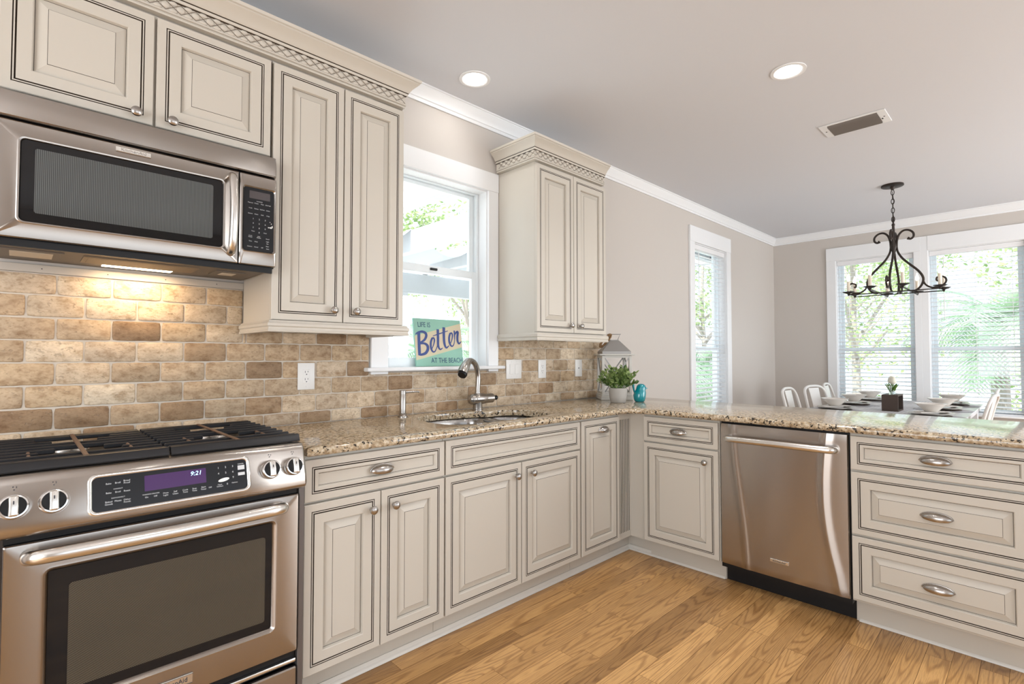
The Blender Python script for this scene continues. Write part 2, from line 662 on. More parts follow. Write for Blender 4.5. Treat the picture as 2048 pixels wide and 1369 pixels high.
def smooth_path(pts, sub=6, closed=False):
    pts = [Vector(p) for p in pts]
    k = len(pts)
    out = []
    rng = range(k) if closed else range(k - 1)
    for i in rng:
        if closed:
            p0, p1, p2, p3 = pts[i - 1], pts[i], pts[(i + 1) % k], pts[(i + 2) % k]
        else:
            p0, p1, p2, p3 = pts[max(i - 1, 0)], pts[i], pts[i + 1], pts[min(i + 2, k - 1)]
        for s in range(sub):
            t = s / sub
            out.append(.5 * ((2 * p1) + (p2 - p0) * t + (2 * p0 - 5 * p1 + 4 * p2 - p3) * t * t + (3 * p1 - p0 - 3 * p2 + p3) * t ** 3))
    if not closed: out.append(pts[-1])
    return out


def tinted(me, per_face):
    a = me.color_attributes.new('tint', 'FLOAT_COLOR', 'CORNER')
    buf = []
    for p in me.polygons:
        c = per_face[p.index]
        buf.extend(list(c) * p.loop_total)
    a.data.foreach_set('color', buf)


# ------------------------------------------------------------------ room shell
XW, XE, YS, H = -2.60, 7.06, -5.60, 2.743
W1 = (1.405, 2.115, 1.150, 2.265)     # kitchen window opening (x0, x1, z0, z1)
W2 = (4.845, 5.595, .62, 2.37)        # side window of the dining end
W3 = (-1.45, -.70, .62, 2.37)         # dining windows (y0, y1, z0, z1)
W4 = (-2.315, -1.565, .62, 2.37)


def wall(name, axis, a0, a1, p0, p1, holes, m):
    """wall slab from a0 to a1 along axis, thickness p0..p1 on the other, with rectangular openings"""
    mb = MB()
    cuts = sorted({a0, a1, *[h[0] for h in holes], *[h[1] for h in holes]})
    for u0, u1 in zip(cuts[:-1], cuts[1:]):
        zs = [(0, H)]
        for h in holes:
            if u0 >= h[0] - 1e-6 and u1 <= h[1] + 1e-6:
                zs = [(0, h[2]), (h[3], H)]
        for z0, z1 in zs:
            if z1 - z0 < 1e-4: continue
            if axis == 'x': mb.box(u0, p0, z0, u1, p1, z1)
            else: mb.box(p0, u0, z0, p1, u1, z1)
    bmesh.ops.remove_doubles(mb.bm, verts=mb.bm.verts[:], dist=1e-5)
    return struct(obj(name, mb, m, smooth=0))


wall('wall_north', 'x', XW, XE + .16, 0, .16, [W1, W2], WALLM)
wall('wall_east', 'y', YS, 0, XE, XE + .16, [W4, W3], WALLM)
wall('wall_south', 'x', XW, XE, YS - .16, YS, [(-.8, 2.6, .35, 2.35), (3.9, 6.5, .35, 2.35)], WALLM)
wall('wall_west', 'y', YS - .16, .16, XW - .16, XW, [(-3.9, -1.3, .35, 2.35)], WALLM)
struct(obj('ceiling', MB().box(XW - .16, YS - .16, H, XE + .16, .16, H + .12), CEILM, smooth=0))

# oak strip floor: every plank its own quad with its own tone
mb = MB()
tints = []
y = YS
PW = .0826
while y < 0:
    x = XW - random.random() * .9
    while x < XE:
        L = random.choice((.45, .6, .75, .95, 1.2, 1.5)) * random.uniform(.9, 1.15)
        x0, x1 = max(x, XW), min(x + L, XE)
        if x1 - x0 > .01:
            y1 = min(y + PW, 0)
            e = .0006
            top = [mb.v((x0 + e, y + e, 0)), mb.v((x1 - e, y + e, 0)), mb.v((x1 - e, y1 - e, 0)), mb.v((x0 + e, y1 - e, 0))]
            t = (min(1, max(0, random.gauss(.5, .24))), random.random(), random.random(), 1)
            mb.face(top)
            tints.append(t)
            low = [mb.v((q.co.x + sx * .0006, q.co.y + sy * .0006, -.003)) for q, sx, sy in zip(top, (-1, 1, 1, -1), (-1, -1, 1, 1))]
            for j in range(4):
                k = (j + 1) % 4
                mb.face([top[j], low[j], low[k], top[k]])
                tints.append((0, t[1], t[2], 1))
        x += L
    y += PW
fl = obj('floor', mb, OAK, smooth=0, recalc=False)
tinted(fl.data, tints)
struct(fl)
struct(obj('subfloor', MB().box(XW - .16, YS - .16, -.12, XE + .16, .16, -.003), DARKGAP, smooth=0))

# wall crown moulding (north and east), base shoe in the kitchen
crown_prof = [(.0, 2.655), (.010, 2.655), (.012, 2.672), (.018, 2.676), (.020, 2.682), (.036, 2.703), (.047, 2.722), (.050, 2.726), (.050, 2.732), (.056, 2.735), (.056, 2.7425), (0, 2.7425)]
struct(obj('trim_1', MB().sweep([(XW, -.0005), (XE - .0005, -.0005), (XE - .0005, YS)], crown_prof), WHITE))
shoe = [(0, .001), (.014, .001), (.0135, .006), (.010, .011), (.005, .0145), (.003, .030), (0, .030)]
struct(obj('trim_2', MB().sweep([(.735, -.548), (2.836, -.548), (2.836, -1.172)], shoe), SHOEM))
struct(obj('trim_3', MB().sweep([(2.836, -1.796), (2.836, -2.42)], shoe), SHOEM))
bprof = [(0, 0.001), (.014, .001), (.014, .11), (.009, .125), (0, .13)]
struct(obj('baseboard_north', MB().sweep([(3.6, -.0005), (XE - .0005, -.0005)], bprof), WHITE))
struct(obj('baseboard_east', MB().sweep([(XE - .0005, -.016), (XE - .0005, YS)], bprof), WHITE))


# ------------------------------------------------------------------ windows
def sash_window(name, loc, rz, w, z0, z1, meet, casing_l, casing_r, head, stool=None, apron=True, off=0.):
    """double-hung window in a local frame: x along the wall, room towards -y, wall plane y=0"""
    t = struct_empty(name, loc, rz)
    mb = MB()
    cw = .095
    if casing_l: mb.box(-cw, -.020, z0 - .02, 0.004, -.0005, z1, .002)
    if casing_r: mb.box(w - .004, -.020, z0 - .02, w + casing_r, -.0005, z1, .002)
    mb.box(-cw if casing_l else 0, -.023, z1 - .002, w + (casing_r or 0), -.0005, z1 + head, .002)
    obj('casing', mb, WHITE, t)
    mb = MB()
    mb.box(-.002, -.001, z0, .010, .15, z1).box(w - .010, -.001, z0, w + .002, .15, z1).box(.01, -.001, z1 - .010, w - .01, .15, z1 + .002)
    mb.box(.01, -.001, z0 - .002, w - .01, .15, z0 + .012)
    obj('jamb', mb, WHITE, t)
    fw = .034
    yu, yl = .115, .088
    mb = MB()
    for a, b in ((.010, .028), (w - .028, w - .010)): mb.box(a, .075, z0 + .012, b, .145, z1 - .01, .002)
    mb.box(.028, .075, z1 - .018, w - .028, .145, z1 - .01, .002)
    obj('frame', mb, VINYL, t)
    mb = MB()
    a, b = .028, w - .028
    mb.box(a, yu - .012, meet, a + fw, yu + .012, z1 - .018, .002).box(b - fw, yu - .012, meet, b, yu + .012, z1 - .018, .002)
    mb.box(a + fw, yu - .012, z1 - .040, b - fw, yu + .012, z1 - .018, .002).box(a + fw, yu - .012, meet, b - fw, yu + .012, meet + .045, .002)
    u = obj('sash', mb, VINYL, t)
    obj('pane', MB().box(a + fw - .004, yu - .002, meet + .04, b - fw + .004, yu + .002, z1 - .036), PANE, u, smooth=0)
    mb = MB()
    zb = z0 + .012
    mb.box(a, yl - .012, zb, a + fw, yl + .012, meet + .045, .002).box(b - fw, yl - .012, zb, b, yl + .012, meet + .045, .002)
    mb.box(a + fw, yl - .012, zb, b - fw, yl + .012, zb + .055, .002).box(a + fw, yl - .012, meet, b - fw, yl + .012, meet + .045, .002)
    l = obj('sash', mb, VINYL, t)
    obj('pane', MB().box(a + fw - .004, yl - .002, zb + .05, b - fw + .004, yl + .002, meet + .004), PANE, l, smooth=0)
    obj('latch', MB().box(w / 2 - .025, yl - .022, meet + .018, w / 2 + .025, yl - .012, meet + .032, .003), BLACK if name == 'window_1' else VINYL, l)
    if stool:
        mb = MB().box(stool[0], -.052, z0 - .004, stool[1], .074, z0 + .016, .005, seg=2)
        obj('sill', mb, WHITE, t)
    return t


sash_window('window_1', (W1[0], 0, 0), 0, W1[1] - W1[0], W1[2], W1[3], 1.712, True, .078, .115, (-.13, .82))
sash_window('window_2', (W2[0], 0, 0), 0, .75, W2[2], W2[3], 1.285, True, .10, .155, (-.12, .87))
sash_window('window_3', (XE, W3[1], 0), R(-90), .75, W3[2], W3[3], 1.285, True, .0575, .155, (-.12, .80))
sash_window('window_4', (XE, W4[1], 0), R(-90), .75, W4[2], W4[3], 1.285, False, .10, .155, (-.05, .87))
struct(obj('trim_4', MB().box(XE - .0195, W3[0] - .0575, .60, XE - .0005, W4[1] - .004, 2.525, .002), WHITE))
for nm, loc, rz, w in (('added_window_5', (2.6, YS, 0), R(180), 3.4), ('added_window_6', (6.5, YS, 0), R(180), 2.6), ('added_window_7', (XW, -3.9, 0), R(90), 2.6)):  # unseen windows, added as openings for the fill lights
    t = struct_empty(nm, loc, rz)
    mb = MB()
    mb.box(-.09, -.02, .33, 0, -.0005, 2.35).box(w, -.02, .33, w + .09, -.0005, 2.35).box(-.09, -.022, 2.35, w + .09, -.0005, 2.47).box(-.09, -.03, .30, w + .09, -.0005, .35)
    n = 3
    for i in range(1, n): mb.box(w * i / n - .03, .02, .35, w * i / n + .03, .06, 2.35)
    obj('frame', mb, WHITE, t)


# window blinds (thing): head rail, slats, ladder cords
def blind(loc, rz, w, z0, z1, label, tilt=12):
    t = thing('window_blind', label, 'blind', loc, rz, 'white slatted blinds in the dining windows')
    obj('head_rail', MB().box(.012, .004, z1 - .062, w - .012, .060, z1 - .011, .003), SLATM, t)
    mb = MB()
    z = z0 + .05
    while z < z1 - .075:
        c, s = math.cos(R(tilt)), math.sin(R(tilt))
        d, h = .025, .0014
        P = [(-d, -h), (d, -h), (d, h), (-d, h)]
        L0 = [(.014, .036 + p[0] * c - p[1] * s, z + p[0] * s + p[1] * c) for p in P]
        mb.loft([L0, [(w - .014, q[1], q[2]) for q in L0]], 0, True, True)
        z += .0455
    obj('slats', mb, SLATM, t, smooth=0)
    mb = MB()
    for q in (.10, w * .5, w - .10):
        for yy in (.0085, .0635): mb.box(q - .0012, yy - .0008, z0 + .03, q + .0012, yy + .0008, z1 - .06)
    obj('ladder_cords', mb, SLATM, t, smooth=0)
    obj('bottom_rail', MB().box(.014, .014, z0 + .013, w - .014, .060, z0 + .030, .003), SLATM, t)
    obj('tilt_wand', MB().tube([(.13, .004, z1 - .07), (.131, .002, z1 - .75)], .004, 8), SLATM, t)
    return t


blind((W2[0], 0, 0), 0, .75, W2[2], W2[3], 'white slatted blind in the narrow window of the side wall')
blind((XE, W3[1], 0), R(-90), .75, W3[2], W3[3], 'white slatted blind behind the chandelier, next to the room corner')
blind((XE, W4[1], 0), R(-90), .75, W4[2], W4[3], 'white slatted blind with palm fronds behind it, above the right-hand chairs')

# ------------------------------------------------------------------ tile backsplash
BROWN = [(.34, .235, .145), (.31, .215, .135), (.37, .265, .17)]
TAN = [(.49, .375, .26), (.46, .36, .255), (.52, .405, .28), (.48, .38, .275)]
PALE = [(.61, .51, .395), (.58, .485, .375), (.64, .555, .445), (.56, .47, .37)]
mb = MB()
tints = []
rt = random.Random(21)
TP, TL = .0785, .1547


def tile(x0, x1, z0, z1):
    col = rt.choices((rt.choice(PALE), rt.choice(TAN), rt.choice(BROWN)), (46, 40, 14))[0]
    jj = rt.uniform(.90, 1.06)
    col = tuple(c * jj * q for c, q in zip(col, (.97, .93, .87))) + (1,)
    g = .0026
    x0 += g + rt.uniform(-.0008, .0008); x1 -= g + rt.uniform(-.0008, .0008)
    z0 += g + rt.uniform(-.0006, .0006); z1 -= g + rt.uniform(-.0006, .0006)
    if x1 - x0 < .008 or z1 - z0 < .008: return
    sd = rt.uniform(0, 99)

    def loop(ins, out):
        r = min(.007, (x1 - x0) / 3, (z1 - z0) / 3)
        pts = []
        nx, nz = 9, 5
        base = []
        for i in range(nx): base.append((x0 + (x1 - x0) * i / nx, z0))
        for i in range(nz): base.append((x1, z0 + (z1 - z0) * i / nz))
        for i in range(nx): base.append((x1 - (x1 - x0) * i / nx, z1))
        for i in range(nz): base.append((x0, z1 - (z1 - z0) * i / nz))
        cx, cz = (x0 + x1) / 2, (z0 + z1) / 2
        for px, pz in base:
            ix = min(max(px, x0 + r), x1 - r)
            iz = min(max(pz, z0 + r), z1 - r)
            d = math.hypot(px - ix, pz - iz)
            if abs(px - ix) > 1e-6 and abs(pz - iz) > 1e-6:
                px, pz = ix + (px - ix) * r / d, iz + (pz - iz) * r / d
            w = mnoise.noise(Vector((px * 55, pz * 55, sd))) * .0011
            dx, dz = cx - px, cz - pz
            l = math.hypot(dx, dz)
            px += (1 if dx > 0 else -1) * min(abs(dx), ins + w) if abs(px - x0) < .004 or abs(px - x1) < .004 else 0
            pz += (1 if dz > 0 else -1) * min(abs(dz), ins + w) if abs(pz - z0) < .004 or abs(pz - z1) < .004 else 0
            pts.append((px, -out, pz))
        return pts
    nf = len(mb.bm.faces)
    mb.loft([loop(0, .003), loop(0, .0055), loop(.0012, .0076), loop(.003, .0085)], 0, False, True)
    tints.extend([col] * (len(mb.bm.faces) - nf))


zj = .966 - TP
row = 0
zr = zj
regions = [(-.06, .705, .909, 1.5105), (.705, 1.305, .909, 1.335), (1.305, 2.20, .909, 1.140), (2.20, 3.305, .909, 1.335)]
while zr < 1.52:
    x = .100 - TL * 3 + (0 if row % 2 else TL / 2)
    while x < 3.31:
        # split a tile where the height of the tiled field changes
        a = x
        for rx0, rx1, rz0, rz1 in regions:
            c0, c1 = max(x, rx0), min(x + TL, rx1)
            d0, d1 = max(zr, rz0), min(zr + TP, rz1)
            if c1 - c0 > .002 and d1 - d0 > .002:
                # merge neighbouring pieces of equal height
                nxt = [q for q in regions if abs(q[0] - rx1) < 1e-6]
                prv = [q for q in regions if abs(q[1] - rx0) < 1e-6]
                same = lambda q: abs(min(zr + TP, q[3]) - d1) < 1e-6
                if prv and c0 == rx0 and x < rx0 - .0021 and same(prv[0]): continue
                if nxt and c1 == rx1 and x + TL > rx1 and same(nxt[0]): c1 = min(x + TL, nxt[0][1])
                tile(c0, c1, d0, d1)
        x += TL
    zr += TP
    row += 1
bs = obj('wall_tiles', mb, TRAV, smooth=50)
tinted(bs.data, tints)
struct(bs)
mb = MB()
for rx0, rx1, rz0, rz1 in regions: mb.box(rx0, -.0045, rz0, rx1, -.0004, rz1)
struct(obj('wall_grout', mb, GROUT, smooth=0))
mb = MB().box(-.06, -.012, 1.512, .704, -.0005, 1.5395, .001)
for q in (.06, .24, .42, .60): mb.lathe([(.002, 0), (.002, .0125)], (q, 0, 1.526), '-y', 8, 1)
tag(obj('wall_mounting_rail', mb, [BEIGEM, PRINTD]), 'beige metal mounting rail on the wall under the microwave', 'rail')

# ------------------------------------------------------------------ cabinet kit
LINE = [(0, -.0195, 0), (0, -.002, 0), (.002, 0, 0), (.0258, 0, 1), (.0272, -.0035, 1), (.0288, 0, 0), (.0322, 0, 1), (.0342, -.004, 1), (.0364, 0, 0)]
RAISED = LINE + [(.069, 0, 0), (.0715, -.0015, 0), (.0738, -.0125, 1), (.0752, -.0125, 0), (.103, -.0016, 1), (.1042, -.0004, 0)]
FLAT = LINE + [(.047, 0, 0), (.0495, -.0015, 0), (.0520, -.009, 1), (.0531, -.009, 0)]


def knob(parent, x, z, yf):
    obj('knob', MB().lathe([(.0075, 0), (.006, .003), (.0055, .010), (.009, .0135), (.0150, .018), (.0165, .0225), (.0150, .027), (.0095, .0308), (.003, .0322), (0, .0323)], (x, yf, z), '-y', 20), NICKEL, parent)


def cup_pull(parent, x, z, yf, a=.049):
    mb = MB()
    outer, inner = [], []
    na, nb = 18, 8
    for sc, store in ((1, outer), (.93, inner)):
        for i in range(na + 1):
            al = PI * i / na
            rowp = []
            for j in range(nb + 1):
                be = R(-28 + 118 * j / nb)
                rowp.append((x - a * sc * math.cos(al), yf - max(.0002, .026 * sc * math.sin(al) * math.cos(be)) - .0002, z + (.021 if be > 0 else .024) * sc * math.sin(al) * math.sin(be) * 1.05))
            store.append(rowp)
    mb.loft(outer, 0, closed=False)
    mb.loft(inner, 0, closed=False)
    mb.loft([[r[0] for r in outer], [r[0] for r in inner]], 0, closed=False)
    mb.tube([(x - a * 1.02 * math.cos(PI * i / 16), yf - .002, z + .0225 * math.sin(PI * i / 16)) for i in range(17)], .0028, 8)
    obj('cup_pull', mb, NICKEL, parent)


def front(t, name, x0, x1, z0, z1, yf, prof):
    return obj(name, MB().panel(x0, x1, z0, z1, yf, prof), [CREAM, GLAZE], t, smooth=0)


def carcass(t, x0, x1, z0, z1, d, kick=True):
    obj('body', MB().box(x0, -d, z0, x1, -.012, z1, .001), CREAM, t, smooth=0)
    if kick: obj('toe_kick', MB().box(x0, -.546, .002, x1, -.532, z0), CREAM, t, smooth=0)


DF = -.63            # face of the base doors
DRZ = (.716, .862)
DOZ = (.121, .707)

t = thing('base_cabinet', 'cream base cabinet beside the range, one drawer over two narrow doors', 'cabinet', (.722, 0, 0))
carcass(t, 0, .603, .115, .875, .6095)
f = front(t, 'drawer', .004, .600, *DRZ, DF, FLAT)
cup_pull(f, .302, .787, DF)
f = front(t, 'door', .004, .298, *DOZ, DF, RAISED); knob(f, .258, .645, DF)
f = front(t, 'door', .302, .600, *DOZ, DF, RAISED); knob(f, .354, .645, DF)

t = thing('base_cabinet', 'cream sink base cabinet with a long false front over two wide doors', 'cabinet', (1.327, 0, 0))
mb = MB()
mb.box(0, -.6095, .115, .923, -.59, .875).box(0, -.59, .115, .018, -.012, .875).box(.905, -.59, .115, .923, -.012, .875).box(.018, -.59, .115, .905, -.012, .135)
obj('body', mb, CREAM, t, smooth=0)
obj('toe_kick', MB().box(0, -.546, .002, .923, -.532, .115), CREAM, t, smooth=0)
front(t, 'false_front', .004, .917, *DRZ, DF, FLAT)
f = front(t, 'door', .004, .459, *DOZ, DF, RAISED); knob(f, .420, .647, DF)
f = front(t, 'door', .464, .917, *DOZ, DF, RAISED); knob(f, .530, .647, DF)

t = thing('pull_out_cabinet', 'narrow cream pull-out cabinet with one tall door and a cup pull', 'cabinet', (2.252, 0, 0))
carcass(t, 0, .373, .115, .875, .6095)
f = front(t, 'door', .006, .368, .121, .862, DF, RAISED)
cup_pull(f, .205, .797, DF, .046)

# fluted corner filler
t = thing('corner_filler', 'cream corner filler with dark vertical flutes where the cabinet runs meet', 'panel', (2.627, 0, 0))
mb = MB()
x0, x1 = 0, .137
edges = [x0]
for i in range(7):
    c = .019 + i * .0168
    edges += [c - .0038, c + .0038]
edges.append(x1)
zf = (.150, .838)
for i in range(len(edges) - 1):
    a, b = edges[i], edges[i + 1]
    if i % 2:
        mb.box(a, -.6108, zf[0], b, -.6005, zf[1], m=1)
        mb.box(a, -.612, .115, b, -.6005, zf[0]).box(a, -.612, zf[1], b, -.6005, .875)
    else:
        mb.box(a, -.612, .115, b, -.6005, .875)
obj('fluted_panel', mb, [CREAM, DARKGAP], t, smooth=0)
obj('stile', MB().box(.138, -.713, .115, .157, -.6005, .875), CREAM, t, smooth=0)
obj('toe_kick', MB().box(0, -.546, .002, .211, -.532, .115).box(.211, -.713, .002, .225, -.532, .115), CREAM, t, smooth=0)

PX = 3.375
t = thing('base_cabinet', 'cream peninsula cabinet in the corner, small drawer over a single door', 'cabinet', (PX, -.714, 0), R(-90))
carcass(t, 0, .464, .115, .875, .6095)
f = front(t, 'drawer', .003, .460, *DRZ, DF, FLAT); cup_pull(f, .229, .785, DF)
f = front(t, 'door', .003, .460, *DOZ, DF, RAISED); knob(f, .392, .640, DF)

t = thing('drawer_cabinet', 'cream peninsula cabinet with a stack of three drawers and cup pulls', 'cabinet', (PX, -1.786, 0), R(-90))
carcass(t, 0, .612, .115, .875, .6095)
for k, (z0, z1, pr, hz) in enumerate(((.711, .862, FLAT, .786), (.422, .700, RAISED, .556), (.129, .411, RAISED, .262))):
    f = front(t, 'drawer', .004, .606, z0, z1, DF, pr)
    cup_pull(f, .305, hz, DF, .052)

# upper cabinets
UF = -.35


def light_rail(t, path):
    obj('light_rail', MB().sweep(path, [(-.018, 1.3195), (.016, 1.3195), (.017, 1.326), (.014, 1.330), (.014, 1.338), (.018, 1.342), (.018, 1.352), (.013, 1.356), (.009, 1.3645), (-.018, 1.3645)]), CREAM, t)


CROWN = [(0, 2.386), (.026, 2.386), (.027, 2.392), (.0245, 2.394), (.0245, 2.396), (.029, 2.398), (.029, 2.404), (.026, 2.406), (.026, 2.440), (.032, 2.443), (.036, 2.449), (.036, 2.452), (.034, 2.4535), (.038, 2.4555), (.043, 2.464), (.054, 2.480), (.068, 2.492), (.074, 2.497), (.074, 2.501), (.080, 2.504), (.083, 2.5145), (0, 2.5145)]
CROWNM = [0, 0, 1, 0, 0, 0, 1, 0, 1, 0, 0, 1, 1, 0, 0, 0, 0, 0, 0, 0, 0, 0]


def frieze(x0, x1, yf, xf=None, step=.0445):
    """carved band: crossing grooves between lens-shaped pads"""
    mb = MB(xf)
    z0, z1 = 2.4075, 2.439
    n = max(2, round((x1 - x0) / step))
    s = (x1 - x0) / n
    for i in range(n):
        a = x0 + i * s
        for d in (0, 1):
            p0, p1 = ((a, z0), (a + s, z1)) if d == 0 else ((a, z1), (a + s, z0))
            dx, dz = p1[0] - p0[0], p1[1] - p0[1]
            L = math.hypot(dx, dz)
            nx, nz = -dz / L * .0007, dx / L * .0007
            mb.loft([[(p0[0] + nx, yf - .0002, p0[1] + nz), (p0[0] + nx, yf - .0016, p0[1] + nz), (p0[0] - nx, yf - .0016, p0[1] - nz), (p0[0] - nx, yf - .0002, p0[1] - nz)],
                     [(p1[0] + nx, yf - .0002, p1[1] + nz), (p1[0] + nx, yf - .0016, p1[1] + nz), (p1[0] - nx, yf - .0016, p1[1] - nz), (p1[0] - nx, yf - .0002, p1[1] - nz)]], 1, True, True)
        c, zc = a, (z0 + z1) / 2
        for cx, cz, rx, rz in ((a if i else None, zc, s * .30, .012), (a + s / 2, z1 - .003, s * .30, .0075), (a + s / 2, z0 + .003, s * .30, .0075)):
            if cx is None: continue
            loops = []
            for rr, o in ((1, 0), (.85, .0028), (.5, .0048), (.05, .0056)):
                loops.append([(cx + rx * rr * math.cos(2 * PI * j / 12), yf - .0002 - o, cz + rz * rr * math.sin(2 * PI * j / 12)) for j in range(12)])
            mb.loft(loops, 0, False, True)
    return mb


t = thing('wall_cabinet', 'cream two-door wall cabinet above the microwave', 'cabinet', (-.062, 0, 0))
carcass(t, 0, .762, 1.980, 2.385, .3295, False)
f = front(t, 'door', .010, .378, 1.998, 2.373, UF, RAISED); knob(f, .331, 2.024, UF)
f = front(t, 'door', .386, .755, 1.998, 2.373, UF, RAISED); knob(f, .432, 2.024, UF)

t = thing('wall_cabinet', 'tall cream two-door wall cabinet between the microwave and the kitchen window', 'cabinet', (.704, 0, 0))
carcass(t, 0, .590, 1.336, 2.385, .3295, False)
f = front(t, 'door', .000, .289, 1.367, 2.373, UF, RAISED); knob(f, .245, 1.416, UF)
f = front(t, 'door', .294, .584, 1.367, 2.373, UF, RAISED); knob(f, .345, 1.416, UF)
light_rail(t, [(0, -.0125), (0, -.3500), (.590, -.3500), (.590, -.0235)])

t = thing('wall_cabinet', 'cream two-door wall cabinet right of the kitchen window, above the switches', 'cabinet', (2.197, 0, 0))
carcass(t, 0, .688, 1.336, 2.385, .3295, False)
f = front(t, 'door', .000, .340, 1.371, 2.373, UF, RAISED); knob(f, .302, 1.418, UF)
f = front(t, 'door', .344, .686, 1.371, 2.373, UF, RAISED); knob(f, .398, 1.418, UF)
light_rail(t, [(0, -.0235), (0, -.3500), (.688, -.3500)])
cr = obj('crown', MB().sweep([(0, -.0235), (0, -.33), (.662, -.33)], CROWN, mats=CROWNM), [CREAM, GLAZE], t)
obj('carved_band', frieze(-.024, .660, -.356), [CREAM, SOFTGLAZE], cr)
obj('carved_band', frieze(-.300, .020, -.026, Matrix.Translation((0, -.345, 0)) @ Matrix.Rotation(R(-90), 4, 'Z')), [CREAM, SOFTGLAZE], cr)
obj('hook', MB().box(.688, -.30, 1.385, .700, -.285, 1.405).tube([(.694, -.292, 1.405), (.700, -.292, 1.415), (.702, -.292, 1.424)], .003, 8).tube([(.694, -.292, 1.385), (.700, -.292, 1.375), (.706, -.292, 1.378)], .003, 8), BLACK, t)

t = thing('cabinet_cornice', 'carved cream cornice on top of the wall cabinets over the range', 'molding', (-.9, 0, 0))
obj('crown', MB().sweep([(0, -.33), (2.165, -.33), (2.165, -.002)], CROWN, mats=CROWNM), [CREAM, GLAZE], t)
obj('carved_band', frieze(.30, 2.189, -.356), [CREAM, SOFTGLAZE], t)
obj('carved_band', frieze(.0, .330, -.026, Matrix.Translation((2.165, -.352, 0)) @ Matrix.Rotation(R(90), 4, 'Z')), [CREAM, SOFTGLAZE], t)

# ------------------------------------------------------------------ countertop with sink cut-out
CT = .9085
outline = [(.724, -.0090), (.724, -.652)]
arc = [(2.615, -.652), (2.655, -.657), (2.690, -.674), (2.712, -.700), (2.722, -.735)]
outline += arc + [(2.722, -2.52), (3.50, -2.52), (3.50, -.0090)]
hole = [tuple(p) for p in smooth_path([(1.430, -.36, 0), (1.465, -.205, 0), (1.58, -.118, 0), (1.72, -.105, 0), (1.87, -.140, 0), (1.96, -.185, 0), (2.06, -.190, 0), (2.135, -.235, 0), (2.165, -.36, 0), (2.14, -.49, 0), (2.06, -.545, 0), (1.90, -.558, 0), (1.72, -.560, 0), (1.53, -.550, 0), (1.45, -.490, 0)], 5, True)]


def offset_loop(pts, d, fix=lambda p: False):
    k = len(pts)
    area = sum(pts[i][0] * pts[(i + 1) % k][1] - pts[(i + 1) % k][0] * pts[i][1] for i in range(k))
    s = 1 if area > 0 else -1
    out = []
    for i in range(k):
        p0, p1, p2 = Vector(pts[i - 1][:2]), Vector(pts[i][:2]), Vector(pts[(i + 1) % k][:2])
        d0, d1 = (p1 - p0).normalized(), (p2 - p1).normalized()
        n0, n1 = Vector((-d0.y, d0.x)) * s, Vector((-d1.y, d1.x)) * s
        b = n0 + n1
        b = b / max(.3, b.dot(n0))
        q = p1 + b * d
        if fix(p1): q = Vector((q.x if abs(p1.y + .009) < 1e-5 and p1.x > 3 else p1.x, p1.y))
        out.append((q.x, q.y))
    return out


fx = lambda p: abs(p.y + .009) < 1e-5
mb = MB()
TH = .033
loops = []
for i in range(9):
    a = PI * i / 8
    d = .0145 * (1 - math.sin(a))
    z = CT - TH / 2 + TH / 2 * math.cos(a)
    loops.append([(x, y, z) for x, y in offset_loop(outline, d, fx)])
vo = mb.loft(loops, 0)
hl = []
for i in range(5):
    a = PI / 2 * i / 4
    d = -.004 * (1 - math.sin(a))
    hl.append([(x, y, CT - .004 * (1 - math.cos(a))) for x, y in offset_loop(hole, d)])
hl.append([(x, y, CT - TH) for x, y in offset_loop(hole, 0)])
vh = mb.loft(hl, 0)


def fill(mb, A, B, m=0):
    es = []
    for lp in (A, B):
        for i in range(len(lp)):
            e = mb.bm.edges.get((lp[i], lp[(i + 1) % len(lp)])) or mb.bm.edges.new((lp[i], lp[(i + 1) % len(lp)]))
            es.append(e)
    r = bmesh.ops.triangle_fill(mb.bm, edges=es, use_beauty=True, use_dissolve=False)
    for g in r['geom']:
        if isinstance(g, bmesh.types.BMFace): g.material_index = m


fill(mb, vo[0], vh[0])
fill(mb, vo[-1], vh[-1])
tag(obj('countertop', mb, GRAN, smooth=40), 'L-shaped speckled beige granite countertop on the base cabinets and peninsula', 'countertop')

# undermount sink with two bowls
t = thing('sink', 'stainless steel undermount sink with two bowls set in the granite', 'sink', (0, 0, 0))
big = [(p.x, p.y) for p in smooth_path([(1.415, -.36, 0), (1.45, -.17, 0), (1.58, -.098, 0), (1.78, -.102, 0), (1.885, -.16, 0), (1.905, -.34, 0), (1.885, -.52, 0), (1.75, -.575, 0), (1.55, -.572, 0), (1.44, -.52, 0)], 5, True)]
small = [(p.x, p.y) for p in smooth_path([(1.945, -.36, 0), (1.965, -.20, 0), (2.05, -.175, 0), (2.15, -.215, 0), (2.178, -.36, 0), (2.15, -.52, 0), (2.06, -.565, 0), (1.96, -.53, 0)], 5, True)]
for nm, ol, dep in (('bowl', big, .20), ('bowl', small, .17)):
    mb = MB()
    lp = []
    for d, z in ((-.012, .872), (0, .8715), (.004, .868), (.008, .84), (.014, .874 - dep + .03), (.035, .874 - dep + .006), (.07, .874 - dep)):
        lp.append([(x, y, z) for x, y in offset_loop(ol, d)])
    mb.loft(lp, 0, False, True)
    b = obj(nm, mb, STEEL, t, smooth=60)
    cx = sum(p[0] for p in ol) / len(ol)
    obj('drain', MB().lathe([(.045, 0), (.044, .003), (.036, .0035), (.034, .001), (0, .001)], (cx, -.34, .874 - dep + .0005), 'z', 20), CHROME, b)
obj('divider', MB().box(1.895, -.50, .855, 1.955, -.18, .8715, .006, seg=2), STEEL, t)

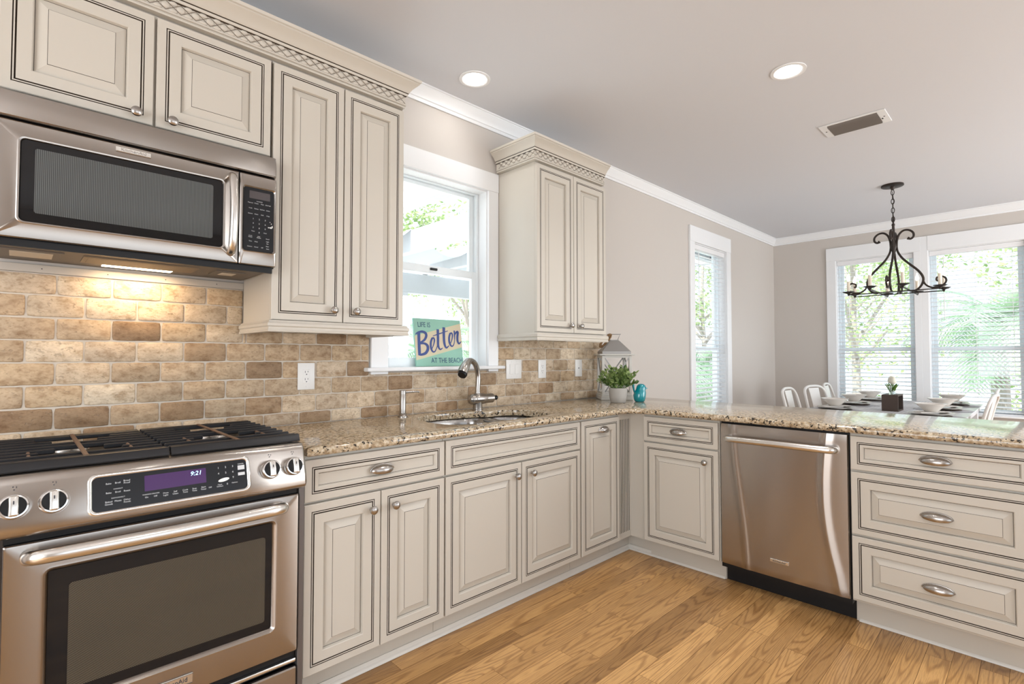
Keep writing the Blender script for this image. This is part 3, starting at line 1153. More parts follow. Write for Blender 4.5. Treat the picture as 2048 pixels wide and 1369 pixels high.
# faucet
t = thing('faucet', 'brushed nickel faucet with pull-out spray head behind the sink', 'faucet', (1.955, -.098, CT))
obj('base', MB().lathe([(.031, 0), (.031, .004), (.028, .007), (.0275, .055), (.029, .062)], n=28), NICKEL, t)
mb = MB()
mb.lathe([(.0, -.065), (.014, -.064), (.024, -.058), (.0300, -.046), (.0325, -.030), (.0312, -.026), (.0325, -.022), (.0325, .03), (.0300, .055), (.0290, .058), (.0280, .058), (.0280, .112), (.023, .117), (0, .118)], (0, 0, .066), 'x', 28)
b = obj('valve_body', mb, NICKEL, t)
obj('handle', MB().lathe([(.008, 0), (.008, .010), (.013, .012), (.014, .030), (.010, .036), (0, .037)], (.118, 0, .066), 'x', 16), BLACK, b)
sp = smooth_path([(0, 0, .080), (0, 0, .12), (.003, 0, .17), (.003, 0, .205), (-.010, -.004, .245), (-.036, -.014, .276), (-.075, -.029, .291), (-.105, -.041, .290)], 6)
nsp = len(sp)
mb = MB().lathe([(.024, .088), (.019, .094), (.0165, .102), (.0165, .108)], n=24)
mb.tube(sp, [.0155 + .003 * max(0, (i / nsp) - .6) for i in range(nsp)], 20)
obj('spout', mb, NICKEL, t)
hd = Vector((-.72, -.28, -.52)).normalized()
q0 = Vector((-.100, -.039, .290))
mb = MB().tube([q0, q0 + hd * .02, q0 + hd * .045 + Vector((0, 0, -.004)), q0 + hd * .068 + Vector((0, 0, -.011)), q0 + hd * .085 + Vector((0, 0, -.020))], [.0185, .022, .0265, .029, .0285], 24)
h = obj('spray_head', mb, NICKEL, t)
e0 = q0 + hd * .085 + Vector((0, 0, -.020))
obj('nozzle', MB().tube([e0 + Vector((.004, .002, -.004)), e0 + hd * .006 + Vector((0, 0, -.010))], [.0272, .024], 24), BLACK, h)

t = thing('soap_dispenser', 'brushed nickel soap dispenser at the left end of the sink', 'soap dispenser', (1.452, -.092, CT))
obj('collar', MB().lathe([(.026, 0), (.026, .006), (.021, .010), (.019, .016), (.021, .019), (.018, .022)], n=24), NICKEL, t)
obj('bottle_post', MB().lathe([(.0165, .020), (.0165, .112), (.0155, .114), (.0155, .116), (.0172, .118), (.0172, .137), (.015, .1395), (0, .140)], n=24), NICKEL, t)
obj('spout', MB().tube([(.010, -.004, .128), (.045, -.014, .130), (.078, -.024, .130), (.084, -.026, .126)], [.0058, .0055, .005, .0045], 12), NICKEL, t)

# ------------------------------------------------------------------ range
t = thing('gas_range', 'stainless slide-in gas range with black grates and a 9:21 clock', 'range', (0, 0, 0))
RX0, RX1 = -.045, .716
mb = MB().box(RX0, -.612, .02, RX1, -.03, .905)
for x in (RX0, RX1 - .018): mb.box(x, -.655, .05, x + .018, -.612, .78, .002)
obj('body', mb, mat('range_side', (.16, .145, .14), .4, .6), t, smooth=0)
mb = MB().box(RX0 + .006, -.600, .905, RX1 - .004, -.03, .922, .004)
obj('cooktop', mb, BLACK, t)
obj('trim_strip', MB().box(RX0, -.045, .905, RX1 + .004, -.0125, .9175, .002), SATIN, t)
# control panel: extruded section with rounded ends
sec = [(-.612, .786), (-.668, .786), (-.692, .7885), (-.700, .794), (-.703, .803), (-.6985, .83), (-.676, .912), (-.671, .924), (-.662, .932), (-.650, .9345), (-.612, .9345)]
mb = MB()
cp = []
xa, xb = RX0 + .012, .706
for x, sh in ((xa, .006), (xa + .003, .002), (xa + .008, 0), (xb - .008, 0), (xb - .003, .002), (xb, .006)):
    cp.append([(x, y + (sh if y < -.62 else 0), z + (sh if z < .82 else -sh if z > .90 else 0)) for y, z in sec])
mb.loft(cp, 0, True, True)
obj('control_panel', mb, STEELV, t, smooth=40)
PF = Matrix.Translation((0, -.6985, .83)) @ Matrix.Rotation(-math.atan2(.0225, .082), 4, 'X')
# display
mb = MB(PF)
dx0, dx1, dz0, dz1 = .148, .524, -.013, .079
ring = []
for ins, out, r in ((-.008, .0002, .020), (-.006, .0028, .019), (-.002, .0036, .016), (.001, .002, .013), (.002, .0006, .012)):
    ring.append([(x, -out, z) for x, z in mb.rrect(dx0 + ins, dx1 - ins, dz0 + ins, dz1 - ins, r)])
mb.loft(ring, 0)
bz = obj('display_bezel', mb, SATIN, t, smooth=60)
mb = MB(PF)
mb.face([mb.v((x, -.0010, z)) for x, z in mb.rrect(dx0 + .001, dx1 - .001, dz0 + .001, dz1 - .001, .012)])
obj('display_glass', mb, CHARC, bz, smooth=0)
mb = MB(PF).box(.262, -.0016, .024, .411, -.0008, .066)
obj('clock_display', mb, LCD, bz, smooth=0)
mb = MB(PF).text('9:21', .385, .049, .017, -.0017, 0, shear=.2)
obj('clock_digits', mb, DIGIT, bz, smooth=0)
mb = MB(PF)
for i, w in enumerate(('Bake', 'Broil', 'Bread Proof')):
    for j, s in enumerate(w.split()): mb.text(s, .184 + .0195 * i, .056 - .006 * j + (.003 if ' ' in w else 0), .0062, -.0012)
mb.text('CONVECT', .204, .041, .0042, -.0012)
for i, w in enumerate(('Bake', 'Broil', 'Roast')): mb.text(w, .184 + .0195 * i, .032, .0062, -.0012)
mb.text('EASYCONVECT', .204, .018, .0042, -.0012)
for i, w in enumerate(('Baked Goods', 'Meats', 'Other Foods')):
    for j, s in enumerate(w.split()): mb.text(s, .184 + .0195 * i, .009 - .006 * j, .0062, -.0012)
mb.text('WARMING DRAWER', .276, .014, .0042, -.0012)
for x, w in ((.266, 'On'), (.286, 'Off'), (.310, 'Oven Light'), (.333, 'Self Clean'), (.357, 'Cook Time'), (.380, 'Stop Time'), (.403, 'Start Timer'), (.420, 'Off')):
    for j, s in enumerate(w.split()): mb.text(s, x, .010 - .006 * j - (.004 if ' ' not in w else 0), .0060, -.0012)
for i, d in enumerate('123456789'):
    if d in '78': continue
    mb.text(d, .444 + (i % 3) * .0195, .058 - (i // 3) * .0165, .0078, -.0012)
mb.text('Clock', .446, .010, .005, -.0012).text('Set/Start', .446, .005, .005, -.0012).text('0', .466, .008, .0075, -.0012).text('Options', .486, .010, .005, -.0012)
mb.text('CANCEL', .506, .063, .0045, -.0012)
for z0, z1 in ((.047, .060), (.030, .039)): obj('key', MB(PF).box(.497, -.0014, z0, .516, -.0008, z1), PRINT, bz, smooth=0)
ms = MB(PF)
ms.face([ms.v((.457 + .015 * math.cos(a) * 1, -.0016, .024 + .0052 * math.sin(a) + .0022 * math.cos(a))) for a in [2 * PI * k / 24 for k in range(24)]])
obj('white_oval', ms, PLATEM, bz, smooth=0)  # flat white ellipse over the keypad, where digits are left out
obj('button_lettering', mb, PRINT, bz, smooth=0)
# knobs
for x in (.004, .076, .592, .664):
    K = PF @ Matrix.Translation((x, 0, .034))
    mb = MB(K).lathe([(.0300, .0002), (.0300, .004), (.0285, .014), (.0265, .018), (.0235, .0185), (.0225, .016)], (0, 0, 0), '-y', 36)
    k = obj('knob', mb, CHROME, t)
    obj('knob_face', MB(K).lathe([(.0226, .010), (.0226, .0165), (0, .0165)], (0, 0, 0), '-y', 30), BLACK, k)
    mb = MB(K).box(-.0088, -.030, -.0235, .0088, -.0150, .0245, .004, seg=3)
    obj('knob_grip', mb, SATIN, k)
    obj('knob_mark', MB(K).box(-.0013, -.0306, .004, .0013, -.0298, .012), PRINTD, k)
    mb = MB(K)
    for zz in (.040, .047): mb.lathe([(.0014, .0), (.0014, .0008)], (-.002 if zz > .045 else 0, 0, zz), '-y', 10)
    mb.text('2', .004, .044, .006, -.0004)
    obj('burner_symbol', mb, PRINTD, k, smooth=0)
# oven door
OX0, OX1, OZ0, OZ1, OY = -.013, .694, .245, .762, -.662
mb = MB()
wx0, wx1, wz0, wz1 = .070, .612, .343, .681
lp = []
for ins, yy in ((0, -.618), (0, OY + .004), (.002, OY + .001), (.006, OY)):
    lp.append([(x, yy, z) for x, z in mb.rrect(OX0 + ins, OX1 - ins, OZ0 + ins, OZ1 - ins, .004 + ins)])
for ins, yy in ((-.016, OY), (-.010, OY - .0008), (-.006, OY + .002), (-.002, OY + .007), (0, OY + .010)):
    lp.append([(x, yy, z) for x, z in mb.rrect(wx0 + ins, wx1 - ins, wz0 + ins, wz1 - ins, max(.006, .008 - ins))])
mb.loft(lp, 0, True, False)
od = obj('oven_door', mb, STEELV, t, smooth=30)
mb = MB()
mb.face([mb.v((x, OY + .0096, z)) for x, z in mb.rrect(wx0 + .0005, wx1 - .0005, wz0 + .0005, wz1 - .0005, .006)])
obj('oven_window', mb, BLACKG, od, smooth=0)
mb = MB()
mb.face([mb.v((x, OY + .0090, z)) for x, z in mb.rrect(.111, .592, .370, .640, .008)])
obj('oven_screen', mb, OVENSCR, od, smooth=0)
mb = MB()
hp = smooth_path([(.030, -.668, .728), (.034, -.690, .733), (.055, -.711, .737), (.12, -.722, .739), (.335, -.732, .740), (.55, -.722, .739), (.615, -.711, .737), (.636, -.690, .733), (.640, -.668, .728)], 6)
mb.tube(hp, .0165, 20, flat=(1.08, .85))
obj('door_handle', mb, SATIN, od, smooth=60)
mb = MB().box(.288, OY - .004, .272, .392, OY - .0002, .301, .002)
bd = obj('badge', mb, SATIN, od)
mb = MB().text('KitchenAid', .340, .2815, .0185, OY - .0042, 0, sx=.9, thick=.001)
mb.box(.2895, OY - .0046, .2735, .3905, OY - .004, .2745).box(.2895, OY - .0046, .2985, .3905, OY - .004, .2995)
obj('badge_lettering', mb, PRINTD, bd, smooth=0)
# gap above the door, lower trim and drawer
obj('door_gap', MB().box(OX0, -.645, .763, OX1, -.6125, .785), BLACK, t, smooth=0)
mb = MB().box(OX0, -.640, .196, OX1, -.6125, .243)
obj('vent_grille', mb, BLACK, t, smooth=0)
obj('chrome_strip', MB().box(OX0, -.6535, .2045, OX1, -.6405, .2175, .004, seg=2), SATIN, t)
obj('warming_drawer', MB().box(OX0, -.660, .060, OX1, -.6125, .192, .004), STEELV, t)
# burners and grates
for x, y, r in ((.13, -.22, .042), (.13, -.47, .050), (.53, -.22, .050), (.53, -.47, .042)):
    b = obj('burner', MB().lathe([(r * 1.25, 0), (r * 1.2, .006), (r, .008), (r, .012), (.012, .012)], (x, y, .9222), 'z', 28), SATIN, t)
    obj('burner_cap', MB().lathe([(r * .95, 0), (r * .95, .006), (r * .85, .009), (0, .010)], (x, y, .9345), 'z', 28), IRON, b)


def grate(x0, x1):
    mb = MB()
    y0, y1, zt = -.648, -.110, .9585
    # broad sloped front rail
    sec = [(y0 + .002, .9365), (y0, .940), (y0 + .008, .9565), (y0 + .013, .9600), (y0 + .020, .9600), (y0 + .020, .9365)]
    mb.loft([[(x0, y, z) for y, z in sec], [(x1, y, z) for y, z in sec]], 0, True, True)
    mb.box(x0, y1 - .010, .944, x1, y1, zt, .003)
    n = 9
    cx = (x0 + x1) / 2
    for i in range(n):
        yy = y0 + .045 + (y1 - y0 - .075) * i / (n - 1)
        spans = [(x0, x1)]
        near = min(abs(yy + .22), abs(yy + .47))
        if near < .032: spans = [(x0, cx - .092), (cx + .092, x1)]
        elif near < .075: spans = [(x0, cx - .055), (cx + .055, x1)]
        for a, b in spans:
            mb.box(a, yy - .0052, .944, b, yy + .0052, zt, .0028)
    for yy in (y0 + .05, -.38, y1 - .03):
        for xx in (x0 + .006, x1 - .018): mb.box(xx, yy - .006, .9225, xx + .012, yy + .006, .945)
    g = obj('grate', mb, IRON, t)
    obj('grate_brace', MB().box(cx - .006, y0 + .02, .9555, cx + .006, y1 - .008, .9612, .002), RUST, g)
    for s in (-1, 1):
        obj('grate_side_brace', MB().box(cx + s * .112 - .004, -.535, .948, cx + s * .112 + .004, -.425, .9565, .002), RUST, g)


grate(RX0 + .004, .326)
grate(.331, .701)

# ------------------------------------------------------------------ microwave
t = thing('microwave', 'stainless over-the-range microwave under the cream wall cabinet', 'microwave', (0, 0, 0))
MX0, MX1, MY = -.058, .701, -.400
obj('body', MB().box(MX0, -.376, 1.5575, MX1, -.0125, 1.9775), BLACK, t, smooth=0)
sec = [(-.376, 1.900), (-.398, 1.900), (-.404, 1.905), (-.405, 1.93), (-.402, 1.955), (-.396, 1.976), (-.376, 1.9772)]
mb = MB()
mb.loft([[(x, y + s, z) for y, z in sec] for x, s in ((MX0, .004), (MX0 + .006, 0), (MX1 - .008, 0), (MX1 - .002, .004), (MX1, .012))], 0, True, True)
obj('vent_panel', mb, STEELV, t, smooth=40)
mb = MB()
dx0, dx1, dz0, dz1 = MX0, .570, 1.560, 1.893
lp = []
for ins, yy in ((0, -.376), (0, MY + .003), (.003, MY)):
    lp.append([(x, yy, z) for x, z in mb.rrect(dx0 + ins, dx1 - ins, dz0 + ins, dz1 - ins, .004)])
for ins, yy in ((-.009, MY), (-.006, MY - .002), (-.002, MY - .001), (0, MY + .004)):
    lp.append([(x, yy, z) for x, z in mb.rrect(.000 + ins, .518 - ins, 1.611 + ins, 1.846 - ins, .012 - ins * .5)])
mb.loft(lp, 0, True, False)
d = obj('door', mb, STEELV, t, smooth=40)
mb = MB()
mb.face([mb.v((x, MY + .0036, z)) for x, z in mb.rrect(.0005, .5175, 1.6115, 1.8455, .012)])
obj('door_window', mb, BLACKG, d, smooth=0)
mb = MB()
mb.face([mb.v((x, MY + .0031, z)) for x, z in mb.rrect(.030, .488, 1.637, 1.825, .006)])
obj('window_screen', mb, MICROSCR, d, smooth=0)
mb = MB().box(.213, MY - .004, 1.869, .306, MY - .0002, 1.885, .0015)
bd = obj('badge', mb, SATIN, d)
obj('badge_lettering', MB().text('KitchenAid', .2595, 1.873, .0125, MY - .0042, 0, sx=1.18, thick=.0012), NICKEL, bd, smooth=0)
mb = MB()
hp = smooth_path([(.545, MY + .002, 1.874), (.544, MY - .018, 1.868), (.543, MY - .034, 1.845), (.543, MY - .044, 1.79), (.543, MY - .047, 1.733), (.543, MY - .044, 1.675), (.543, MY - .034, 1.622), (.544, MY - .018, 1.598), (.545, MY + .002, 1.592)], 6)
mb.tube(hp, .013, 18, flat=(.8, 1.05))
obj('door_handle', mb, SATIN, d, smooth=60)
mb = MB()
lp = []
for ins, yy in ((0, -.376), (0, MY + .003), (.003, MY)):
    lp.append([(x, yy, z) for x, z in mb.rrect(.5735 + ins, MX1 - ins, dz0 + ins, dz1 - ins, .004)])
for ins, yy in ((-.007, MY), (-.004, MY - .002), (0, MY + .003)):
    lp.append([(x, yy, z) for x, z in mb.rrect(.587 + ins, .6925 - ins, 1.613 + ins, 1.846 - ins, .009)])
mb.loft(lp, 0, True, False)
cp = obj('control_panel', mb, STEELV, t, smooth=40)
mb = MB()
mb.face([mb.v((x, MY + .0026, z)) for x, z in mb.rrect(.5875, .692, 1.6135, 1.8455, .006)])
obj('keypad', mb, CHARC, cp, smooth=0)
obj('display', MB().box(.606, MY + .0014, 1.806, .678, MY + .0024, 1.834), GREYLCD, cp, smooth=0)
mb = MB()
yk = MY + .0020
rows = [(1.788, ('Popcorn', 'Potato', 'Pizza', 'Beverage')), (1.768, ('Cook', 'Reheat', 'Defrost', 'Soften')), (1.748, ('Simmer', 'Steam', 'Grill', 'Crisp'))]
mb.text('FAVORITES', .641, 1.796, .0042, yk)
for z, ws in rows:
    for i, w in enumerate(ws): mb.text(w, .610 + .0205 * i, z, .0052, yk)
for i, dg in enumerate('123456789'): mb.text(dg, .620 + (i % 3) * .021, 1.729 - (i // 3) * .0165, .0075, yk)
mb.text('0', .641, 1.680, .0075, yk).text('Timer', .620, 1.684, .0048, yk).text('Clock', .662, 1.682, .0048, yk)
for x, z, w in ((.611, 1.666, 'Cook'), (.611, 1.661, 'Power'), (.640, 1.666, 'Add'), (.640, 1.661, 'Minute'), (.671, 1.661, 'Hood'), (.671, 1.651, 'Light'), (.671, 1.643, 'Fan'), (.611, 1.646, 'Time'), (.631, 1.646, 'Keep'), (.671, 1.633, 'Filter'), (.609, 1.626, 'Options'), (.631, 1.626, 'Cancel'), (.652, 1.626, 'Off'), (.672, 1.624, 'Start')):
    mb.text(w, x, z, .0052, yk)
obj('key_lettering', mb, PRINT, cp, smooth=0)
mb = MB()
rs = random.Random(3)
for cx, cz, w, h in ((.682, 1.7075, .011, .006), (.674, 1.7065, .006, .004), (.684, 1.722, .004, .003), (.679, 1.728, .004, .002), (.687, 1.711, .005, .008)):
    mb.face([mb.v((cx + w * .5 * math.cos(2 * PI * k / 11) * rs.uniform(.5, 1.2), yk - .0002, cz + h * .5 * math.sin(2 * PI * k / 11) * rs.uniform(.5, 1.3))) for k in range(11)])
obj('torn_sticker', mb, PLATEM, cp, smooth=0)
# underside
obj('lip', MB().box(MX0 + .004, -.384, 1.538, MX1 - .008, -.372, 1.5572), BLACK, t, smooth=0)
un = obj('bottom_panel', MB().box(MX0 + .004, -.371, 1.550, MX1 - .010, -.0125, 1.5572), HOODM, t, smooth=0)
for x0, x1 in ((.165, .470),):
    mb = MB().box(x0, -.250, 1.5455, x1, -.135, 1.5498, .001)
    fr = obj('filter', mb, FILTERM, un)
    mb = MB().box(x0 - .012, -.262, 1.546, x0, -.123, 1.5499).box(x1, -.262, 1.546, x1 + .012, -.123, 1.5499).box(x0, -.262, 1.546, x1, -.250, 1.5499).box(x0, -.135, 1.546, x1, -.123, 1.5499)
    obj('filter_frame', mb, FILTERM, fr, smooth=0)
obj('task_light', MB().box(.215, -.112, 1.5462, .425, -.070, 1.5498, .001), TASKM, un)
PAPER = mat('paper_label', (.62, .56, .47), .8)
for x0, x1, y0, y1 in ((.540, .640, -.25, -.13), (-.045, .105, -.27, -.10)):
    obj('hood_vent', MB().box(x0, y0, 1.546, x1, y1, 1.5498), HOODM, un, smooth=0)
    obj('paper_label', MB().box(x0 + .025, y0 + .03, 1.5448, x1 - .025, y1 - .03, 1.5459), PAPER, un, smooth=0)
l = light('task_lamp', 'AREA', (.32, -.09, 1.542), (0, 0, 0), 1.35, (1, .70, .40), shape='RECTANGLE', size=.22, size_y=.05)
l.parent = t

# ------------------------------------------------------------------ wall plates
def plate(x, z, w, label, cat, kind):
    t = thing('wall_plate', label, cat, (x, -.0087, z))
    mb = MB().box(-w / 2, -.0055, -.0625, w / 2, 0, .0625, .0025, seg=2)
    obj('cover', mb, PLATEM, t)
    if kind == 'outlet':
        obj('socket', MB().box(-.0165, -.0072, -.033, .0165, -.005, .033, .001), PLATEM, t)
        mb = MB()
        for zz in (-.017, .017):
            mb.box(-.0075, -.0078, zz - .001, -.0055, -.0071, zz + .008).box(.0055, -.0078, zz + .001, .0075, -.0071, zz + .008)
            mb.lathe([(.0026, 0), (.0026, .0006)], (0, -.0072, zz - .008), '-y', 10)
        obj('slots', mb, PRINTD, t, smooth=0)
    elif kind == 'switch':
        for cx in (-.0235, .0235):
            obj('rocker', MB().box(cx - .0165, -.0085, -.033, cx + .0165, -.005, .033, .0015), PLATEM, t)
    else:
        obj('jack', MB().lathe([(.005, 0), (.005, .0004)], (0, -.0056, 0), '-y', 14), PRINTD, t)
    mb = MB()
    for zz in (-.048, .048):
        for cx in ((-.0235, .0235) if kind == 'switch' else (0,)): mb.lathe([(.0028, 0), (.0026, .001), (0, .0012)], (cx, -.0055, zz), '-y', 10)
    obj('screws', mb, PLATEM, t)


plate(.980, 1.131, .080, 'white electrical outlet on the tiles left of the kitchen window', 'outlet', 'outlet')
plate(2.336, 1.141, .138, 'wide white double light switch beside the window sill', 'light switch', 'switch')
plate(2.608, 1.138, .078, 'white electrical outlet on the tiles between the switch and the jack plate', 'outlet', 'outlet')
plate(3.006, 1.138, .078, 'white wall plate with a single dark jack hole, nearest the lantern', 'wall plate', 'jack')

# ------------------------------------------------------------------ sign on the window sill
t = thing('wall_sign', 'teal and sand wooden sign reading Life is Better at the Beach on the sill', 'sign', (1.622, .036, 1.1672))
t.rotation_euler = (R(-8), 0, 0)
SW, SH = .336, .279
obj('board', MB().box(0, 0, 0, SW, .014, SH, .001), SIGNG, t, smooth=0)
U = lambda px, py: ((px - 130) / 1115 * SW, (1 - (py - (125 + (px - 115) * .055)) / (1282 - (125 + (px - 115) * .055))) * SH)
mb = MB()
poly = [U(130, 560), U(1245, 265), U(1245, 830), U(130, 1130)]
mb.face([mb.v((x, -.0006, z)) for x, z in poly])
obj('sand_band', mb, SIGNB, t, smooth=0)
mb = MB()
for a, b in (((130, 560), (1245, 265)), ((130, 1130), (1245, 830)), ((130, 600), (1245, 320)), ((130, 1090), (1245, 790))):
    mb.ribbon([U(*a), U(*b)], .003, -.0009)
obj('band_lines', mb, SIGNL, t, smooth=0)
mb = MB()
k = SW / 1115
st = [([(228, 462), (218, 640), (212, 840), (208, 1022)], [66, 64, 66, 62]),
      ([(150, 520), (205, 478), (300, 455), (375, 490), (390, 560), (340, 655), (235, 725)], [16, 34, 44, 56, 56, 46, 30]),
      ([(235, 745), (330, 738), (398, 790), (402, 880), (350, 965), (270, 1000), (205, 1005)], [26, 42, 60, 62, 56, 46, 40]),
      ([(525, 610), (485, 710), (478, 840), (510, 930), (560, 935), (600, 870), (640, 770)], [40, 48, 48, 38, 24, 18, 14]),
      ([(500, 625), (555, 610), (572, 665), (545, 770), (500, 870)], [26, 36, 34, 22, 14]),
      ([(672, 400), (662, 600), (652, 790), (690, 882), (756, 848)], [60, 58, 52, 34, 12]),
      ([(822, 352), (806, 560), (806, 745), (842, 845), (912, 795)], [64, 60, 56, 38, 14]),
      ([(540, 562), (700, 508), (915, 438)], [12, 24, 14]),
      ([(965, 495), (932, 600), (930, 715), (965, 800), (1010, 800), (1048, 730), (1072, 620)], [38, 46, 46, 36, 22, 18, 16]),
      ([(945, 510), (1000, 495), (1018, 550), (990, 670), (940, 765)], [26, 36, 32, 20, 14]),
      ([(1072, 430), (1072, 530), (1066, 650)], [34, 34, 18]),
      ([(1078, 540), (1115, 478), (1160, 472), (1140, 590), (1138, 690), (1168, 748), (1228, 695)], [16, 38, 52, 54, 50, 34, 12])]
for i, (pts, ws) in enumerate(st):
    mb.ribbon([U(*p) for p in pts], [w * k for w in ws], -.0013 - i * .00006)
obj('script_lettering', mb, INK, t, smooth=0, recalc=False)
mb = MB().text('LIFE IS', .024, .2285, .041, -.0008, 0, 'LEFT', sx=.80).text('AT THE BEACH', .330, .020, .042, -.0008, 0, 'RIGHT', sx=.80)
obj('block_lettering', mb, INKD, t, smooth=0)

# ------------------------------------------------------------------ lantern, plant, bird
t = thing('lantern', 'whitewashed wooden lantern with a grey metal roof at the wall behind the plant', 'lantern', (3.205, -.188, CT), R(-44))
hw = .108
obj('base', MB().box(-hw - .008, -hw - .008, 0, hw + .008, hw + .008, .030, .003).box(-hw - .003, -hw - .003, .03, hw + .003, hw + .003, .040, .002), WOODW, t)
mb = MB()
for sx in (-1, 1):
    for sy in (-1, 1): mb.box(sx * hw, sy * hw, .040, sx * (hw - .020), sy * (hw - .020), .322, .002)
for z0, z1 in ((.040, .056), (.305, .324)):
    mb.box(-hw + .02, -hw, z0, hw - .02, -hw + .014, z1).box(-hw + .02, hw - .014, z0, hw - .02, hw, z1).box(-hw, -hw + .02, z0, -hw + .014, hw - .02, z1).box(hw - .014, -hw + .02, z0, hw, hw - .02, z1)
obj('frame', mb, WOODW, t, smooth=0)
for i in range(4):
    M = Matrix.Rotation(R(90 * i), 4, 'Z')
    mb = MB(M)
    a, b = (-hw + .020, .056), (hw - .020, .305)
    for p0, p1 in ((a, b), ((a[0], b[1]), (b[0], a[1]))):
        dx, dz = p1[0] - p0[0], p1[1] - p0[1]
        L = math.hypot(dx, dz)
        nx, nz = -dz / L * .0045, dx / L * .0045
        mb.loft([[(p[0] + nx, yy, p[1] + nz), (p[0] - nx, yy, p[1] - nz), (p[0] - nx, yy2, p[1] - nz), (p[0] + nx, yy2, p[1] + nz)] for p in (p0, p1) for yy, yy2 in ((-hw + .004, -hw + .010),)], 0, True, True)
    obj('cross_bars', mb, GALV, t, smooth=0)
mb = MB().box(-hw - .020, -hw - .020, .324, hw + .020, hw + .020, .334, .002)
obj('eaves', mb, WOODW, t)
mb = MB()
sq = lambda a, z: [(-a, -a, z), (a, -a, z), (a, a, z), (-a, a, z)]
mb.loft([sq(.104, .3345), sq(.104, .352), sq(.100, .356), sq(.034, .432), sq(.030, .434), sq(.030, .440)], 0, True, True)
rf = obj('roof', mb, GALV, t, smooth=20)
mb = MB().tube([(-.030, 0, .440), (-.046, 0, .480), (.046, 0, .480), (.030, 0, .440)], .0035, 8)
mb.box(-.05, -.014, .478, .05, .014, .483, .001)
obj('handle', mb, GALV, t)
pts = []
for i in range(28):
    a = 2 * PI * i / 28
    pts.append((-.068 + .050 * math.cos(a) * .80 , -.030 - .020 * math.sin(a) * .4, .432 + .050 * math.cos(a) * .80 + .022 * math.sin(a)))
mb = MB().tube(pts, [.0085 + .0015 * math.sin(i * 2.2) for i in range(28)], 10, closed=True)
obj('rope_ring', mb, ROPE, t)


def leaf_mesh(pts, mats_name, size, rnd, shape=1.9):
    """pts: [(pos, dir, size)] -> folded elliptic leaves"""
    mb = MB()
    tn = []
    for p, d, s in pts:
        d = Vector(d).normalized()
        side = d.cross(Vector((rnd.uniform(-1, 1), rnd.uniform(-1, 1), rnd.uniform(.2, 1)))).normalized()
        up = side.cross(d)
        p = Vector(p)
        w = s / shape / 2
        a0, a1, a2, a3, a4, a5 = p, p + d * s * .35 + side * w + up * w * .35, p + d * s * .75 + side * w * .75 + up * w * .2, p + d * s, p + d * s * .75 - side * w * .75 + up * w * .2, p + d * s * .35 - side * w + up * w * .35
        m1 = p + d * s * .55
        V = [mb.v(q) for q in (a0, a1, a2, a3, a4, a5, m1)]
        tt = rnd.random()
        for f in ((0, 1, 2, 6), (6, 2, 3), (0, 6, 4, 5), (6, 3, 4)):
            mb.face([V[q] for q in f])
            tn.append((tt, tt, tt, 1))
    return mb, tn


t = thing('potted_plant', 'small leafy green plant in a ribbed grey pot in front of the lantern', 'plant', (2.962, -.388, CT))
mb = MB()
prof = [(.044, 0), (.050, .004), (.057, .04), (.060, .075), (.0605, .096), (.0605, .101), (.054, .101), (.053, .086), (0, .086)]
loops = []
n = 64
for r, h in prof:
    loops.append([((r + (.0012 if j % 2 and .003 < h < .09 and r > .045 else 0)) * math.cos(2 * PI * j / n), (r + (.0012 if j % 2 and .003 < h < .09 and r > .045 else 0)) * math.sin(2 * PI * j / n), h) for j in range(n)])
mb.loft(loops, 0, True, True)
obj('pot', mb, POTM, t, smooth=50)
rl = random.Random(5)
pts, stems = [], []
for i in range(44):
    az = 2 * PI * i * .618 + rl.uniform(-.3, .3)
    el = rl.uniform(.30, 1.45)
    L = rl.uniform(.095, .15) * (1.12 if el > .8 else .92)
    d = Vector((math.cos(az) * math.cos(el), math.sin(az) * math.cos(el), math.sin(el)))
    b = Vector((math.cos(az) * .02, math.sin(az) * .02, .086))
    e = b + d * L
    stems.append([b, b + d * L * .5 + Vector((0, 0, .006)), e])
    for k in range(9):
        f = .30 + .70 * k / 8
        p = b + d * L * f + Vector((0, 0, .006 * math.sin(f * PI)))
        if (cz := p.z) < .105 and math.hypot(p.x, p.y) < .07: continue
        dd = d * .7 + Vector((rl.uniform(-1, 1), rl.uniform(-1, 1), rl.uniform(-.4, 1)))
        pts.append((p, dd, rl.uniform(.024, .040)))
mb, tn = leaf_mesh(pts, '', 1, rl, 1.55)
o = obj('leaves', mb, LEAFM, t, smooth=0, recalc=False)
tinted(o.data, tn)
mb = MB()
for s in stems: mb.tube(s, .0014, 5)
obj('stems', mb, STEMM, t)

t = thing('bird_figurine', 'turquoise ceramic bird figurine with a raised tail beside the plant pot', 'figurine', (3.128, -.452, CT), R(-44))
mb = MB()
prof = [(.026, 0), (.033, .004), (.040, .022), (.0425, .045), (.040, .066), (.0345, .079), (.0325, .088), (.0325, .100), (.028, .113), (.018, .122), (.006, .1255), (0, .126)]
loops = []
for r, h in prof:
    sh = .006 if h < .07 else .012
    sh = .000 + .012 * min(1, max(0, (h - .05) / .05))
    loops.append([(sh + r * math.cos(2 * PI * j / 28) * 1.02, r * math.sin(2 * PI * j / 28), h) for j in range(28)])
mb.loft(loops, 0, True, True)
obj('body', mb, TEAL, t, smooth=70)
obj('beak', MB().lathe([(.009, 0), (.006, .006), (.0005, .016)], (.041, 0, .094), 'x', 12), TEAL, t)
obj('tail', MB().tube([(-.030, 0, .050), (-.040, 0, .085), (-.044, 0, .115), (-.046, 0, .140)], [.010, .015, .018, .012], 14, flat=(.45, 1)), TEAL, t)
mb = MB()
for s in (-1, 1): mb.lathe([(.0028, -.001), (.0026, .001), (0, .0016)], (.034, s * .026, .101), 'x', 10)
obj('eyes', mb, BLACK, t)

